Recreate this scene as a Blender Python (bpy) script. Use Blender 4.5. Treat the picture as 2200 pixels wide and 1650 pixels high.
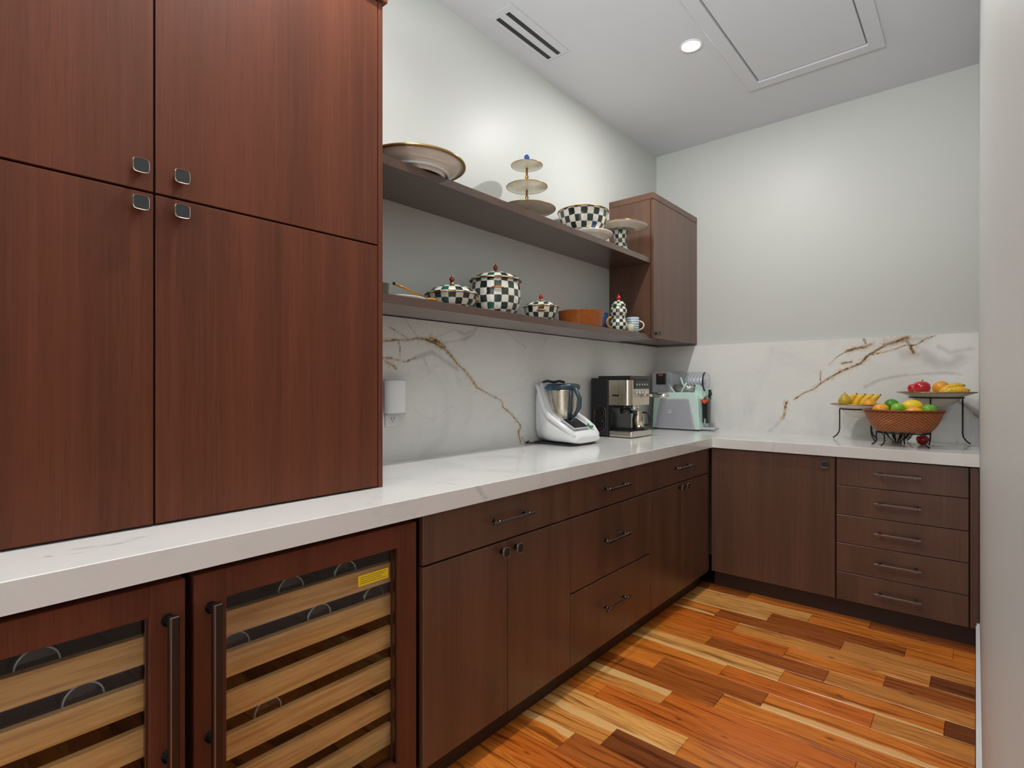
import bpy, bmesh, math, random
from mathutils import Vector, Matrix
random.seed(7)
PI = math.pi
scene = bpy.context.scene
COL = scene.collection
for o in list(bpy.data.objects):
    bpy.data.objects.remove(o)

# ------------------------------------------------------------------ camera, world, lights, exposure
YB = 3.9988          # back wall
H = 3.03             # ceiling
XR = 1.929           # right wall
cam_d = bpy.data.cameras.new('camera')
cam_d.sensor_fit = 'HORIZONTAL'
cam_d.sensor_width = 36.0
cam_d.lens = 36.0 * 1168.12 / 2200
cam_d.shift_y = 1.3 / 2200
cam_d.clip_start = 0.02
cam = bpy.data.objects.new('camera', cam_d)
COL.objects.link(cam)
cam.location = (1.9151, 0, 1.2386)
cam.rotation_euler = (PI / 2, 0, 0.7062)
scene.camera = cam

world = bpy.data.worlds.new('world')
scene.world = world
world.use_nodes = True
bg = world.node_tree.nodes['Background']
bg.inputs[0].default_value = (0.96, 0.98, 1.0, 1)
bg.inputs[1].default_value = 1.2

DOWNLIGHTS = [(0.77, 2.80), (0.77, 0.85), (0.77, -1.10)]
for i, (lx, ly) in enumerate(DOWNLIGHTS):
    ld = bpy.data.lights.new('downlight_lamp', 'AREA')
    ld.shape = 'DISK'
    ld.size = 0.085
    ld.energy = 10
    ld.spread = math.radians(180)
    ld.color = (1.0, 0.985, 0.965)
    lo = bpy.data.objects.new('downlight_lamp', ld)
    lo.location = (lx, ly, H - 0.012)
    COL.objects.link(lo)
# added fill lamp beside the camera, aimed at the ceiling for even brightness
ld = bpy.data.lights.new('ceiling_fill', 'AREA')
ld.shape = 'DISK'
ld.size = 0.5
ld.energy = 19
ld.spread = math.radians(84)
ld.color = (0.93, 0.97, 1.0)
lo = bpy.data.objects.new('ceiling_fill', ld)
lo.location = (1.55, -0.55, 1.95)
lo.rotation_euler = Vector((-0.05, 1.2, 1.0)).to_track_quat('-Z', 'Y').to_euler()
COL.objects.link(lo)

vs = scene.view_settings
vs.view_transform = 'Standard'
vs.look = 'None'
vs.gamma = 1
vs.use_curve_mapping = False
vs.exposure = 0.74


# ------------------------------------------------------------------ node helpers
def lin(c):
    out = []
    for v in c[:3]:
        v = v / 255
        out.append(v / 12.92 if v <= 0.04045 else ((v + 0.055) / 1.055) ** 2.4)
    return (*out, 1)


class NT:
    def __init__(self, name):
        self.m = bpy.data.materials.new(name)
        self.m.use_nodes = True
        self.t = self.m.node_tree
        self.n = self.t.nodes
        self.p = self.n['Principled BSDF']
        self.out = self.n['Material Output']

    def new(self, typ, **kw):
        nd = self.n.new(typ)
        for k, v in kw.items():
            setattr(nd, k, v)
        return nd

    def link(self, a, b):
        self.t.links.new(a, b)

    def set(self, sock, v):
        if isinstance(v, bpy.types.NodeSocket):
            self.link(v, sock)
        elif v is not None:
            sock.default_value = v

    def math(self, op, a, b=None, c=None, clamp=False):
        nd = self.new('ShaderNodeMath', operation=op)
        nd.use_clamp = clamp
        self.set(nd.inputs[0], a)
        self.set(nd.inputs[1], b)
        self.set(nd.inputs[2], c)
        return nd.outputs[0]

    def mapr(self, v, a, b, c=0.0, d=1.0, smooth=True):
        nd = self.new('ShaderNodeMapRange')
        nd.interpolation_type = 'SMOOTHSTEP' if smooth else 'LINEAR'
        self.set(nd.inputs[0], v)
        for i, x in enumerate((a, b, c, d)):
            self.set(nd.inputs[i + 1], x)
        return nd.outputs[0]

    def mix(self, f, a, b, blend='MIX'):
        nd = self.new('ShaderNodeMix', data_type='RGBA', blend_type=blend)
        self.set(nd.inputs[0], f)
        self.set(nd.inputs[6], a)
        self.set(nd.inputs[7], b)
        return nd.outputs[2]

    def noise(self, vec, scale=1.0, detail=3.0, rough=0.5, dist=0.0, out=0):
        nd = self.new('ShaderNodeTexNoise')
        self.set(nd.inputs['Vector'], vec)
        nd.inputs['Scale'].default_value = scale
        nd.inputs['Detail'].default_value = detail
        nd.inputs['Roughness'].default_value = rough
        nd.inputs['Distortion'].default_value = dist
        return nd.outputs[out]

    def mapping(self, vec, scale=(1, 1, 1), loc=(0, 0, 0)):
        nd = self.new('ShaderNodeMapping')
        self.link(vec, nd.inputs[0])
        self.set(nd.inputs[1], loc)
        nd.inputs[3].default_value = scale
        return nd.outputs[0]

    def pos(self):
        return self.new('ShaderNodeNewGeometry').outputs['Position']

    def attr(self, name, typ='GEOMETRY', out='Fac'):
        nd = self.new('ShaderNodeAttribute', attribute_type=typ, attribute_name=name)
        return nd.outputs[out]

    def bump(self, h, strength=0.2, dist=0.001):
        nd = self.new('ShaderNodeBump')
        self.link(h, nd.inputs['Height'])
        nd.inputs['Strength'].default_value = strength
        nd.inputs['Distance'].default_value = dist
        self.link(nd.outputs[0], self.p.inputs['Normal'])


def mat(name, rgb, rough=0.5, metal=0.0, coat=0.0, emit=0.0, spec=None, vary=0.0, vscale=30):
    t = NT(name)
    c = lin(rgb)
    t.p.inputs['Base Color'].default_value = c
    if vary:
        nz = t.noise(t.pos(), vscale, 3)
        f = t.mapr(nz, 0.3, 0.7, 1 - vary, 1 + vary, False)
        vm = t.new('ShaderNodeVectorMath', operation='SCALE')
        vm.inputs[0].default_value = c[:3]
        t.link(f, vm.inputs['Scale'])
        t.link(vm.outputs[0], t.p.inputs['Base Color'])
    t.p.inputs['Roughness'].default_value = rough
    t.p.inputs['Metallic'].default_value = metal
    if coat:
        t.p.inputs['Coat Weight'].default_value = coat
        t.p.inputs['Coat Roughness'].default_value = 0.08
    if spec is not None:
        t.p.inputs['Specular IOR Level'].default_value = spec
    if emit:
        t.p.inputs['Emission Color'].default_value = c
        t.p.inputs['Emission Strength'].default_value = emit
    return t.m


def wood_cabinet(name, dark, mid, light, rough=0.33, coat=0.25, spec=0.5):
    t = NT(name)
    rnd = t.new('ShaderNodeObjectInfo').outputs['Random']
    off = t.new('ShaderNodeCombineXYZ')
    t.link(t.math('MULTIPLY', rnd, 17.0), off.inputs[0])
    t.link(t.math('MULTIPLY', rnd, 31.0), off.inputs[1])
    t.link(t.math('MULTIPLY', rnd, 13.0), off.inputs[2])
    p = t.pos()
    v = t.mapping(p, (75, 75, 1.6), off.outputs[0])
    fine = t.noise(v, 1.0, 4, 0.62, 0.15)
    v2 = t.mapping(p, (11, 11, 0.55), off.outputs[0])
    broad = t.noise(v2, 1.0, 2, 0.5, 0.3)
    v3 = t.mapping(p, (330, 330, 9), off.outputs[0])
    pore = t.noise(v3, 1.0, 2, 0.5)
    c = t.mix(t.mapr(broad, 0.25, 0.75), lin(dark), lin(mid))
    c = t.mix(t.mapr(fine, 0.42, 0.82, 0, 0.4), c, lin(light))
    c = t.mix(t.mapr(pore, 0.52, 0.75, 0, 0.3), c, lin([x * 0.62 for x in dark]))
    t.link(c, t.p.inputs['Base Color'])
    t.p.inputs['Roughness'].default_value = rough
    t.p.inputs['Specular IOR Level'].default_value = spec
    t.p.inputs['Coat Weight'].default_value = coat
    t.p.inputs['Coat Roughness'].default_value = 0.3
    t.bump(pore, 0.12, 0.0004)
    return t.m


def plank_mat():
    t = NT('acacia_plank')
    oi = t.new('ShaderNodeObjectInfo')
    tc = t.new('ShaderNodeTexCoord').outputs['Object']
    rnd = oi.outputs['Random']
    off = t.new('ShaderNodeCombineXYZ')
    for i, k in enumerate((37.0, 19.0, 53.0)):
        t.link(t.math('MULTIPLY', rnd, k), off.inputs[i])
    warp = t.noise(t.mapping(tc, (2.2, 9, 1), off.outputs[0]), 1.0, 2, 0.5)
    sep = t.new('ShaderNodeSeparateXYZ')
    t.link(tc, sep.inputs[0])
    yw = t.math('ADD', sep.outputs[1], t.math('MULTIPLY', t.math('SUBTRACT', warp, 0.5), 0.09))
    cmb = t.new('ShaderNodeCombineXYZ')
    t.link(sep.outputs[0], cmb.inputs[0])
    t.link(yw, cmb.inputs[1])
    t.link(sep.outputs[2], cmb.inputs[2])
    g1 = t.noise(t.mapping(cmb.outputs[0], (2.5, 62, 1), off.outputs[0]), 1.0, 4, 0.6, 0.2)
    g2 = t.noise(t.mapping(cmb.outputs[0], (9, 260, 1), off.outputs[0]), 1.0, 3, 0.6)
    blot = t.noise(t.mapping(tc, (3.5, 12, 1), off.outputs[0]), 1.0, 2, 0.5)
    base = oi.outputs['Color']
    darkc = t.mix(1.0, base, (0.30, 0.22, 0.16, 1), 'MULTIPLY')
    lite = t.mix(1.0, base, (1.35, 1.42, 1.55, 1), 'MULTIPLY')
    c = t.mix(t.mapr(blot, 0.35, 0.75, 0, 0.55), base, lite)
    c = t.mix(t.mapr(g1, 0.47, 0.70, 0, 0.9), c, darkc)
    c = t.mix(t.mapr(g2, 0.47, 0.74, 0, 0.5), c, darkc)
    # pale sapwood along one edge of some boards
    side = t.attr('sap_side', 'OBJECT')
    sw = t.attr('sap_width', 'OBJECT')
    yn = t.math('MULTIPLY', t.math('DIVIDE', sep.outputs[1], 0.059), side)
    nz = t.noise(t.mapping(tc, (4.5, 5, 1), off.outputs[0]), 1.0, 3, 0.5)
    m = t.math('ADD', yn, t.math('MULTIPLY', t.math('SUBTRACT', nz, 0.5), 0.9))
    th = t.math('SUBTRACT', 1.0, t.math('MULTIPLY', sw, 2.0))
    m = t.math('SUBTRACT', m, th)
    m = t.mapr(m, 0.0, 0.10)
    m = t.math('MULTIPLY', m, t.math('GREATER_THAN', sw, 0.01))
    c = t.mix(t.math('MULTIPLY', m, 0.85), c, lin((236, 188, 122)))
    # knots
    kn = t.new('ShaderNodeTexVoronoi')
    t.link(t.mapping(tc, (5, 11, 1), off.outputs[0]), kn.inputs[0])
    kn.inputs['Scale'].default_value = 1.0
    kd = t.mapr(kn.outputs['Distance'], 0.03, 0.12, 0.75, 0.0)
    c = t.mix(kd, c, lin((88, 40, 14)))
    t.link(c, t.p.inputs['Base Color'])
    t.p.inputs['Roughness'].default_value = 0.24
    t.p.inputs['Specular IOR Level'].default_value = 0.5
    t.bump(g2, 0.06, 0.0004)
    return t.m


def marble_mat():
    t = NT('veined_marble')
    p = t.pos()
    cloud = t.noise(p, 2.6, 5, 0.62, 1.2)
    c = t.mix(t.mapr(cloud, 0.45, 0.85, 0, 0.45), lin((225, 224, 219)), lin((186, 187, 187)))
    rid = t.noise(t.mapping(p, (1.0, 1.0, 1.6)), 2.1, 4, 0.55, 1.0)
    rd = t.math('ABSOLUTE', t.math('SUBTRACT', rid, 0.5))
    fm = t.mapr(rd, 0.0, 0.012, 1, 0)
    gate = t.mapr(t.noise(p, 1.3, 2), 0.5, 0.68)
    c = t.mix(t.math('MULTIPLY', t.math('MULTIPLY', fm, gate), 0.16), c, lin((150, 146, 140)))
    n1 = t.noise(p, 38, 4, 0.65)
    n2 = t.noise(p, 9, 3, 0.6)
    n3 = t.noise(p, 120, 3, 0.6)
    jit = t.math('ADD', t.math('MULTIPLY', t.math('SUBTRACT', n1, 0.5), 3.2),
                 t.math('ADD', t.math('MULTIPLY', t.math('SUBTRACT', n2, 0.5), 1.6),
                        t.math('MULTIPLY', t.math('SUBTRACT', n3, 0.5), 1.4)))
    dg = t.math('ADD', t.attr('vein_grey'), t.math('MULTIPLY', t.math('SUBTRACT', t.noise(p, 7, 5, 0.7), 0.42), 5.0))
    c = t.mix(t.mapr(dg, 0.0, 2.6, 0.4, 0), c, lin((138, 138, 136)))
    db = t.math('ADD', t.attr('vein_brown'), jit)
    gold = t.mix(t.mapr(n2, 0.35, 0.65), lin((196, 152, 92)), lin((128, 92, 48)))
    halo = t.math('MULTIPLY', t.mapr(t.math('ADD', t.attr('vein_brown'), t.math('MULTIPLY', t.math('SUBTRACT', n2, 0.5), 5.0)), 0.0, 3.2, 0.6, 0), t.mapr(n1, 0.44, 0.62))
    c = t.mix(halo, c, lin((198, 164, 122)))
    c = t.mix(t.mapr(db, 0.0, 1.15, 0.8, 0), c, gold)
    c = t.mix(t.mapr(t.math('ADD', t.attr('vein_brown'), t.math('MULTIPLY', jit, 0.5)), -0.1, 0.62, t.mapr(n2, 0.40, 0.58, 0.95, 0.25), 0), c,
              lin((74, 54, 28)))
    t.link(c, t.p.inputs['Base Color'])
    t.p.inputs['Roughness'].default_value = 0.13
    t.p.inputs['Specular IOR Level'].default_value = 0.5
    return t.m


def check_mat(name, black=(26, 34, 32), cream=(226, 222, 204), extra=0.05):
    t = NT(name)
    uv = t.new('ShaderNodeUVMap').outputs[0]
    nz = t.new('ShaderNodeTexNoise')
    t.link(t.pos(), nz.inputs['Vector'])
    nz.inputs['Scale'].default_value = 55
    wob = t.new('ShaderNodeVectorMath', operation='MULTIPLY_ADD')
    t.link(nz.outputs['Color'], wob.inputs[0])
    wob.inputs[1].default_value = (0.22, 0.22, 0)
    t.link(uv, wob.inputs[2])
    fl = t.new('ShaderNodeVectorMath', operation='FLOOR')
    t.link(wob.outputs[0], fl.inputs[0])
    sp = t.new('ShaderNodeSeparateXYZ')
    t.link(fl.outputs[0], sp.inputs[0])
    s = t.math('ADD', sp.outputs[0], sp.outputs[1])
    chk = t.math('FLOORED_MODULO', s, 2.0)
    wn = t.new('ShaderNodeTexWhiteNoise', noise_dimensions='2D')
    t.link(fl.outputs[0], wn.inputs['Vector'])
    r = wn.outputs['Value']
    dk = t.mix(t.mapr(r, 0.0, 0.5, 0, 1, False), lin(black), lin((52, 62, 58)))
    dk = t.mix(t.math('GREATER_THAN', r, 1 - extra), dk, lin((34, 66, 118)))
    dk = t.mix(t.math('LESS_THAN', r, extra), dk, lin((40, 92, 76)))
    lt = t.mix(r, lin(cream), lin((236, 234, 224)))
    n2 = t.noise(t.pos(), 90, 3)
    lt = t.mix(t.mapr(n2, 0.45, 0.8, 0, 0.4), lt, lin((180, 176, 150)))
    c = t.mix(chk, lt, dk)
    t.link(c, t.p.inputs['Base Color'])
    t.p.inputs['Roughness'].default_value = 0.16
    t.p.inputs['Coat Weight'].default_value = 0.4
    return t.m


def stripe_mat(name, a, b, axis='v', count=1.0, duty=0.5):
    t = NT(name)
    uv = t.new('ShaderNodeUVMap').outputs[0]
    sp = t.new('ShaderNodeSeparateXYZ')
    t.link(uv, sp.inputs[0])
    s = sp.outputs[1 if axis == 'v' else 0]
    fr = t.math('FRACT', t.math('MULTIPLY', s, count))
    c = t.mix(t.math('GREATER_THAN', fr, duty), lin(a), lin(b))
    t.link(c, t.p.inputs['Base Color'])
    t.p.inputs['Roughness'].default_value = 0.25
    return t.m


def glass_thin(name, tint=(0.93, 0.95, 0.95), ior=1.5, boost=1.0, rough=0.0):
    t = NT(name)
    tr = t.new('ShaderNodeBsdfTransparent')
    tr.inputs[0].default_value = (*tint, 1)
    gl = t.new('ShaderNodeBsdfGlossy')
    gl.inputs['Roughness'].default_value = rough
    fr = t.new('ShaderNodeFresnel')
    bf = t.new('ShaderNodeNewGeometry').outputs['Backfacing']
    t.link(t.mapr(bf, 0.0, 1.0, ior, 1.0 / ior, False), fr.inputs[0])
    f = t.math('MULTIPLY', fr.outputs[0], boost, clamp=True)
    mx = t.new('ShaderNodeMixShader')
    t.link(f, mx.inputs[0])
    t.link(tr.outputs[0], mx.inputs[1])
    t.link(gl.outputs[0], mx.inputs[2])
    t.link(mx.outputs[0], t.out.inputs[0])
    return t.m


def brushed(name, rgb, rough=0.28, vert=False):
    t = NT(name)
    p = t.pos()
    g = t.noise(t.mapping(p, (400, 400, 8) if vert else (8, 8, 400)), 1.0, 2)
    t.p.inputs['Base Color'].default_value = lin(rgb)
    t.p.inputs['Metallic'].default_value = 1
    t.link(t.mapr(g, 0.3, 0.7, rough * 0.75, rough * 1.3, False), t.p.inputs['Roughness'])
    return t.m


def wicker_mat():
    t = NT('woven_rattan')
    uv = t.new('ShaderNodeUVMap').outputs[0]
    sp = t.new('ShaderNodeSeparateXYZ')
    t.link(uv, sp.inputs[0])
    u, v = sp.outputs[0], sp.outputs[1]
    row = t.math('FLOOR', v)
    w = t.math('SINE', t.math('MULTIPLY', t.math('ADD', u, t.math('MULTIPLY', row, 0.5)), 2 * PI))
    h = t.math('SINE', t.math('MULTIPLY', t.math('FRACT', v), PI))
    hh = t.math('MULTIPLY', t.math('ADD', w, 1.2), h)
    nz = t.noise(t.pos(), 60, 3)
    c = t.mix(t.mapr(hh, 0.0, 1.7), lin((120, 52, 16)), lin((232, 144, 72)))
    c = t.mix(t.mapr(nz, 0.4, 0.7, 0, 0.4), c, lin((150, 70, 26)))
    t.link(c, t.p.inputs['Base Color'])
    t.p.inputs['Roughness'].default_value = 0.4
    t.bump(hh, 0.8, 0.003)
    return t.m


def lime_mat(name, a, b):
    t = NT(name)
    n = t.noise(t.pos(), 22, 2)
    c = t.mix(t.mapr(n, 0.35, 0.65), lin(a), lin(b))
    t.link(c, t.p.inputs['Base Color'])
    t.p.inputs['Roughness'].default_value = 0.35
    t.bump(t.noise(t.pos(), 700, 2), 0.15, 0.0005)
    return t.m


def banana_mat():
    t = NT('ripe_banana_skin')
    n = t.noise(t.mapping(t.pos(), (60, 60, 60)), 1.0, 3)
    c = t.mix(t.mapr(n, 0.60, 0.72, 0, 0.7), lin((232, 186, 44)), lin((120, 84, 26)))
    t.link(c, t.p.inputs['Base Color'])
    t.p.inputs['Roughness'].default_value = 0.4
    return t.m


def rack_mat():
    t = NT('pale_beech_rack')
    p = t.pos()
    rnd = t.new('ShaderNodeObjectInfo').outputs['Random']
    off = t.new('ShaderNodeCombineXYZ')
    t.link(t.math('MULTIPLY', rnd, 9.0), off.inputs[1])
    g = t.noise(t.mapping(p, (30, 4, 90), off.outputs[0]), 1.0, 4, 0.6, 0.2)
    c = t.mix(t.mapr(g, 0.35, 0.7), lin((226, 182, 118)), lin((196, 146, 84)))
    t.link(c, t.p.inputs['Base Color'])
    t.p.inputs['Roughness'].default_value = 0.5
    return t.m


def paint(name, rgb, rough=0.6):
    t = NT(name)
    n = t.noise(t.pos(), 1.2, 3)
    a = lin(rgb)
    b = lin([x * 0.97 for x in rgb])
    t.link(t.mix(n, a, b), t.p.inputs['Base Color'])
    t.p.inputs['Roughness'].default_value = rough
    t.p.inputs['Specular IOR Level'].default_value = 0.35
    t.bump(t.noise(t.pos(), 420, 2), 0.05, 0.0003)
    return t.m


M = dict(
    wall=paint('pale_grey_wall_paint', (200, 202, 197), 0.42),
    ceil=paint('white_ceiling_paint', (214, 217, 222), 0.6),
    trimw=mat('white_trim_paint', (226, 228, 230), 0.35),
    wood=wood_cabinet('dark_walnut_veneer', (83, 56, 42), (100, 68, 51), (117, 83, 63)),
    tall=wood_cabinet('reddish_walnut_veneer', (86, 46, 30), (104, 56, 37), (118, 70, 47), 0.45, 0.0, 0.2),
    shelfwood=wood_cabinet('satin_walnut_shelf', (70, 46, 35), (84, 56, 42), (102, 72, 54), 0.3, 1.0),
    kick=mat('dark_toe_kick', (52, 33, 24), 0.45),
    carcass=mat('dark_carcass', (28, 20, 16), 0.6),  # near-black brown for cabinet bodies behind the fronts
    marble=marble_mat(),
    plank=plank_mat(),
    subfloor=mat('subfloor', (60, 34, 16), 0.8),
    black=mat('black_cooler_liner', (14, 14, 15), 0.45),
    blackgloss=mat('black_plastic', (18, 20, 22), 0.25),
    blackmat=mat('matte_black_plastic', (30, 32, 35), 0.5),
    bronze=mat('dark_bronze', (72, 62, 56), 0.32, 0.9),
    bronzeedge=mat('pale_bronze_edge', (160, 138, 122), 0.3, 0.9),  # paler bronze on knob rims and the cooler handle's edge strip
    knobface=mat('blackened_knob_face', (26, 29, 29), 0.5, 0.0),
    nickel=mat('dark_nickel', (120, 112, 108), 0.25, 1.0),
    steel=brushed('brushed_steel', (206, 200, 190)),
    steelv=brushed('brushed_steel_upright', (210, 200, 184), 0.25, True),
    glass=glass_thin('cooler_glass', (0.95, 0.96, 0.96), 1.5, 0.9),
    clear=glass_thin('clear_plastic', (0.93, 0.94, 0.96), 1.4, 0.9, 0.08),
    rack=rack_mat(),
    yellow=mat('yellow_sticker', (238, 206, 30), 0.5),
    ink=mat('dark_print', (92, 78, 18), 0.6),
    gold=mat('antique_gold', (176, 130, 62), 0.28, 0.85),
    goldenamel=mat('golden_handle', (196, 132, 52), 0.3, 0.3),
    cream=mat('cream_enamel', (222, 214, 200), 0.2, coat=0.4, vary=0.04),
    creamrim=mat('gilt_rim', (168, 136, 84), 0.25, 0.8),
    pearl=mat('pearl_glass', (212, 208, 192), 0.15, coat=0.5, vary=0.10, vscale=20),
    check=check_mat('checked_enamel'),
    redball=mat('red_ball_finial', (150, 22, 16), 0.15, coat=0.5),
    brightred=mat('bright_red_ball', (214, 22, 26), 0.15, coat=0.5),
    blueball=mat('blue_ball_finial', (20, 70, 170), 0.15, coat=0.5),
    terracotta=mat('brown_glaze', (168, 92, 38), 0.35, vary=0.12, vscale=40),
    navy=mat('blue_glaze', (24, 62, 110), 0.25, vary=0.2, vscale=60),
    bluestripe=stripe_mat('blue_striped_glaze', (112, 142, 160), (196, 206, 206), 'v', 7.0, 0.42),
    olive=mat('olive_glaze', (104, 102, 84), 0.4, vary=0.15, vscale=60),
    whitegloss=mat('white_gloss_plastic', (232, 233, 234), 0.22),
    whiteplas=mat('white_plastic', (228, 228, 232), 0.4),
    teal=mat('dark_teal_plastic', (46, 66, 76), 0.3),
    tealblue=mat('petrol_blue_seal', (20, 96, 134), 0.3),
    screen=mat('dark_screen', (52, 54, 52), 0.12),
    green=mat('green_ring', (30, 140, 76), 0.3),
    mint=mat('mint_plastic', (200, 226, 216), 0.35),
    greyp=mat('light_grey_plastic', (186, 186, 192), 0.4),
    vent=stripe_mat('grey_vent_grid', (150, 149, 156), (136, 135, 144), 'v', 1.0, 0.7),
    chrome=mat('chrome', (214, 214, 214), 0.1, 1.0),
    orange_p=mat('orange_red_plastic', (212, 82, 46), 0.35),
    iron=mat('black_wrought_iron', (34, 36, 36), 0.45, 0.6),
    wicker=wicker_mat(),
    lime=lime_mat('lime_peel', (138, 192, 46), (106, 166, 36)),
    limed=lime_mat('dark_lime_peel', (84, 152, 40), (62, 124, 34)),
    lemon=lime_mat('lemon_peel', (244, 206, 46), (236, 190, 36)),
    orange=lime_mat('orange_peel', (244, 172, 44), (232, 152, 36)),
    pear=lime_mat('pear_skin', (178, 150, 42), (198, 166, 44)),
    banana=banana_mat(),
    bananatip=mat('banana_tip', (70, 58, 26), 0.6),
    apple=mat('glossy_red_apple', (190, 14, 34), 0.18, coat=0.5, vary=0.1),
    bottle=mat('dark_bottle_glass', (20, 26, 22), 0.08, coat=0.4),
    foil=mat('silver_foil', (190, 194, 190), 0.3, 0.9),
    lamp=mat('lit_diffuser', (255, 248, 236), 0.5, emit=22.0),
    fluted=stripe_mat('fluted_black_cream', (30, 40, 38), (226, 220, 200), 'u', 1.0, 0.5),
)


# ------------------------------------------------------------------ mesh helpers
class MB:
    def __init__(self):
        self.bm = bmesh.new()
        self.uv = self.bm.loops.layers.uv.new('UVMap')
        self.mi = 0
        self.smooth = False

    def face(self, vs, uvs=None):
        try:
            f = self.bm.faces.new(vs)
        except ValueError:
            return None
        f.material_index = self.mi
        f.smooth = self.smooth
        if uvs:
            for l, c in zip(f.loops, uvs):
                l[self.uv].uv = c
        return f

    def box(self, x0, x1, y0, y1, z0, z1, bev=0.0, seg=1, mtx=None):
        tmp = bmesh.new()
        vs = [tmp.verts.new((x, y, z)) for x in (x0, x1) for y in (y0, y1) for z in (z0, z1)]
        for q in ((0, 1, 3, 2), (4, 6, 7, 5), (0, 4, 5, 1), (2, 3, 7, 6), (0, 2, 6, 4), (1, 5, 7, 3)):
            tmp.faces.new([vs[i] for i in q])
        if bev > 0:
            bmesh.ops.bevel(tmp, geom=list(tmp.edges), offset=bev, segments=seg, affect='EDGES', profile=0.5)
        self.merge(tmp, mtx)
        return self

    def merge(self, tmp, mtx=None, smooth=None):
        m = {}
        for v in tmp.verts:
            m[v] = self.bm.verts.new(mtx @ v.co if mtx else v.co)
        for f in tmp.faces:
            nf = self.face([m[v] for v in f.verts])
            if nf and smooth:
                nf.smooth = True
        tmp.free()

    def lathe(self, prof, c=(0, 0, 0), n=32, nu=1.0, cell=1.0, sx=1.0, sy=1.0, cap=True, rx=None, vo=0.0, mtx=None):
        """prof: (radius, z) pairs; uv: u = fraction*nu, v = arc length / cell"""
        rings = []
        arc = vo
        prev = None
        vv = []
        for r, z in prof:
            if prev:
                arc += math.hypot(r - prev[0], z - prev[1]) / cell
            prev = (r, z)
            vv.append(arc)
            if r < 1e-6:
                co = Vector((c[0], c[1], c[2] + z))
                rings.append([self.bm.verts.new(mtx @ co if mtx else co)])
            else:
                ring = []
                for i in range(n):
                    a = 2 * PI * i / n
                    co = Vector((c[0] + r * sx * math.cos(a), c[1] + r * sy * math.sin(a), c[2] + z))
                    ring.append(self.bm.verts.new(mtx @ co if mtx else co))
                rings.append(ring)
        old = self.smooth
        self.smooth = True
        for k in range(len(rings) - 1):
            a, b = rings[k], rings[k + 1]
            for i in range(n):
                j = (i + 1) % n
                u0, u1 = nu * i / n, nu * (i + 1) / n
                if len(a) == 1 and len(b) == 1:
                    continue
                if len(a) == 1:
                    self.face([a[0], b[j], b[i]][::-1], [(u0, vv[k]), (u1, vv[k + 1]), (u0, vv[k + 1])][::-1])
                elif len(b) == 1:
                    self.face([a[i], a[j], b[0]], [(u0, vv[k]), (u1, vv[k]), (u0, vv[k + 1])])
                else:
                    self.face([a[i], a[j], b[j], b[i]], [(u0, vv[k]), (u1, vv[k]), (u1, vv[k + 1]), (u0, vv[k + 1])])
        self.smooth = old
        if cap:
            for ring, rev in ((rings[0], True), (rings[-1], False)):
                if len(ring) > 2:
                    self.face(ring[::-1] if rev else ring)
        return self

    def tube(self, pts, r, n=8, closed=False, cap=True):
        pts = [Vector(p) for p in pts]
        N = len(pts)
        rad = r if isinstance(r, (list, tuple)) else [r] * N
        rings = []
        ref = None
        for i in range(N):
            if closed:
                t = pts[(i + 1) % N] - pts[i - 1]
            else:
                t = pts[min(i + 1, N - 1)] - pts[max(i - 1, 0)]
            t.normalize()
            if ref is None:
                ref = Vector((0, 0, 1)) if abs(t.z) < 0.9 else Vector((1, 0, 0))
            a = (ref - t * ref.dot(t))
            if a.length < 1e-5:
                a = t.orthogonal()
            a.normalize()
            ref = a
            b = t.cross(a)
            rings.append([self.bm.verts.new(pts[i] + (a * math.cos(2 * PI * k / n) + b * math.sin(2 * PI * k / n)) * rad[i])
                          for k in range(n)])
        old = self.smooth
        self.smooth = True
        m = N if closed else N - 1
        for i in range(m):
            p, q = rings[i], rings[(i + 1) % N]
            for k in range(n):
                l = (k + 1) % n
                self.face([p[k], p[l], q[l], q[k]])
        self.smooth = old
        if cap and not closed:
            self.face(rings[0][::-1])
            self.face(rings[-1])
        return self

    def cyl(self, p0, p1, r, n=16):
        return self.tube([p0, p1], r, n)

    def prism(self, poly, axis, a, b, bev=0.0, seg=2, smooth=False):
        """extrude 2D poly along axis ('x','y','z') from a to b"""
        tmp = bmesh.new()

        def P(u, v, w):
            return {'y': (u, w, v), 'x': (w, u, v), 'z': (u, v, w)}[axis]
        A = [tmp.verts.new(P(u, v, a)) for u, v in poly]
        B = [tmp.verts.new(P(u, v, b)) for u, v in poly]
        n = len(poly)
        tmp.faces.new(A[::-1])
        tmp.faces.new(B)
        for i in range(n):
            j = (i + 1) % n
            tmp.faces.new([A[i], A[j], B[j], B[i]])
        bmesh.ops.recalc_face_normals(tmp, faces=list(tmp.faces))
        if bev:
            es = [e for e in tmp.edges if (e.verts[0].co - e.verts[1].co).length > 0 and len(e.link_faces) == 2 and
                  e.calc_face_angle(0) > 0.6]
            bmesh.ops.bevel(tmp, geom=es, offset=bev, segments=seg, affect='EDGES', profile=0.5)
        self.merge(tmp, None, smooth)
        return self

    def sphere(self, c, r, n=20, sx=1, sy=1, sz=1, m=10):
        prof = [(r * math.sin(PI * i / m), -r * sz * math.cos(PI * i / m)) for i in range(m + 1)]
        prof[0] = (0, prof[0][1])
        prof[-1] = (0, prof[-1][1])
        return self.lathe(prof, c, n, sx=sx, sy=sy, cap=False)


def root_loc(o):
    v = Vector((0, 0, 0))
    while o is not None:
        v = v + Vector(o.location)
        o = o.parent
    return v


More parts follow.
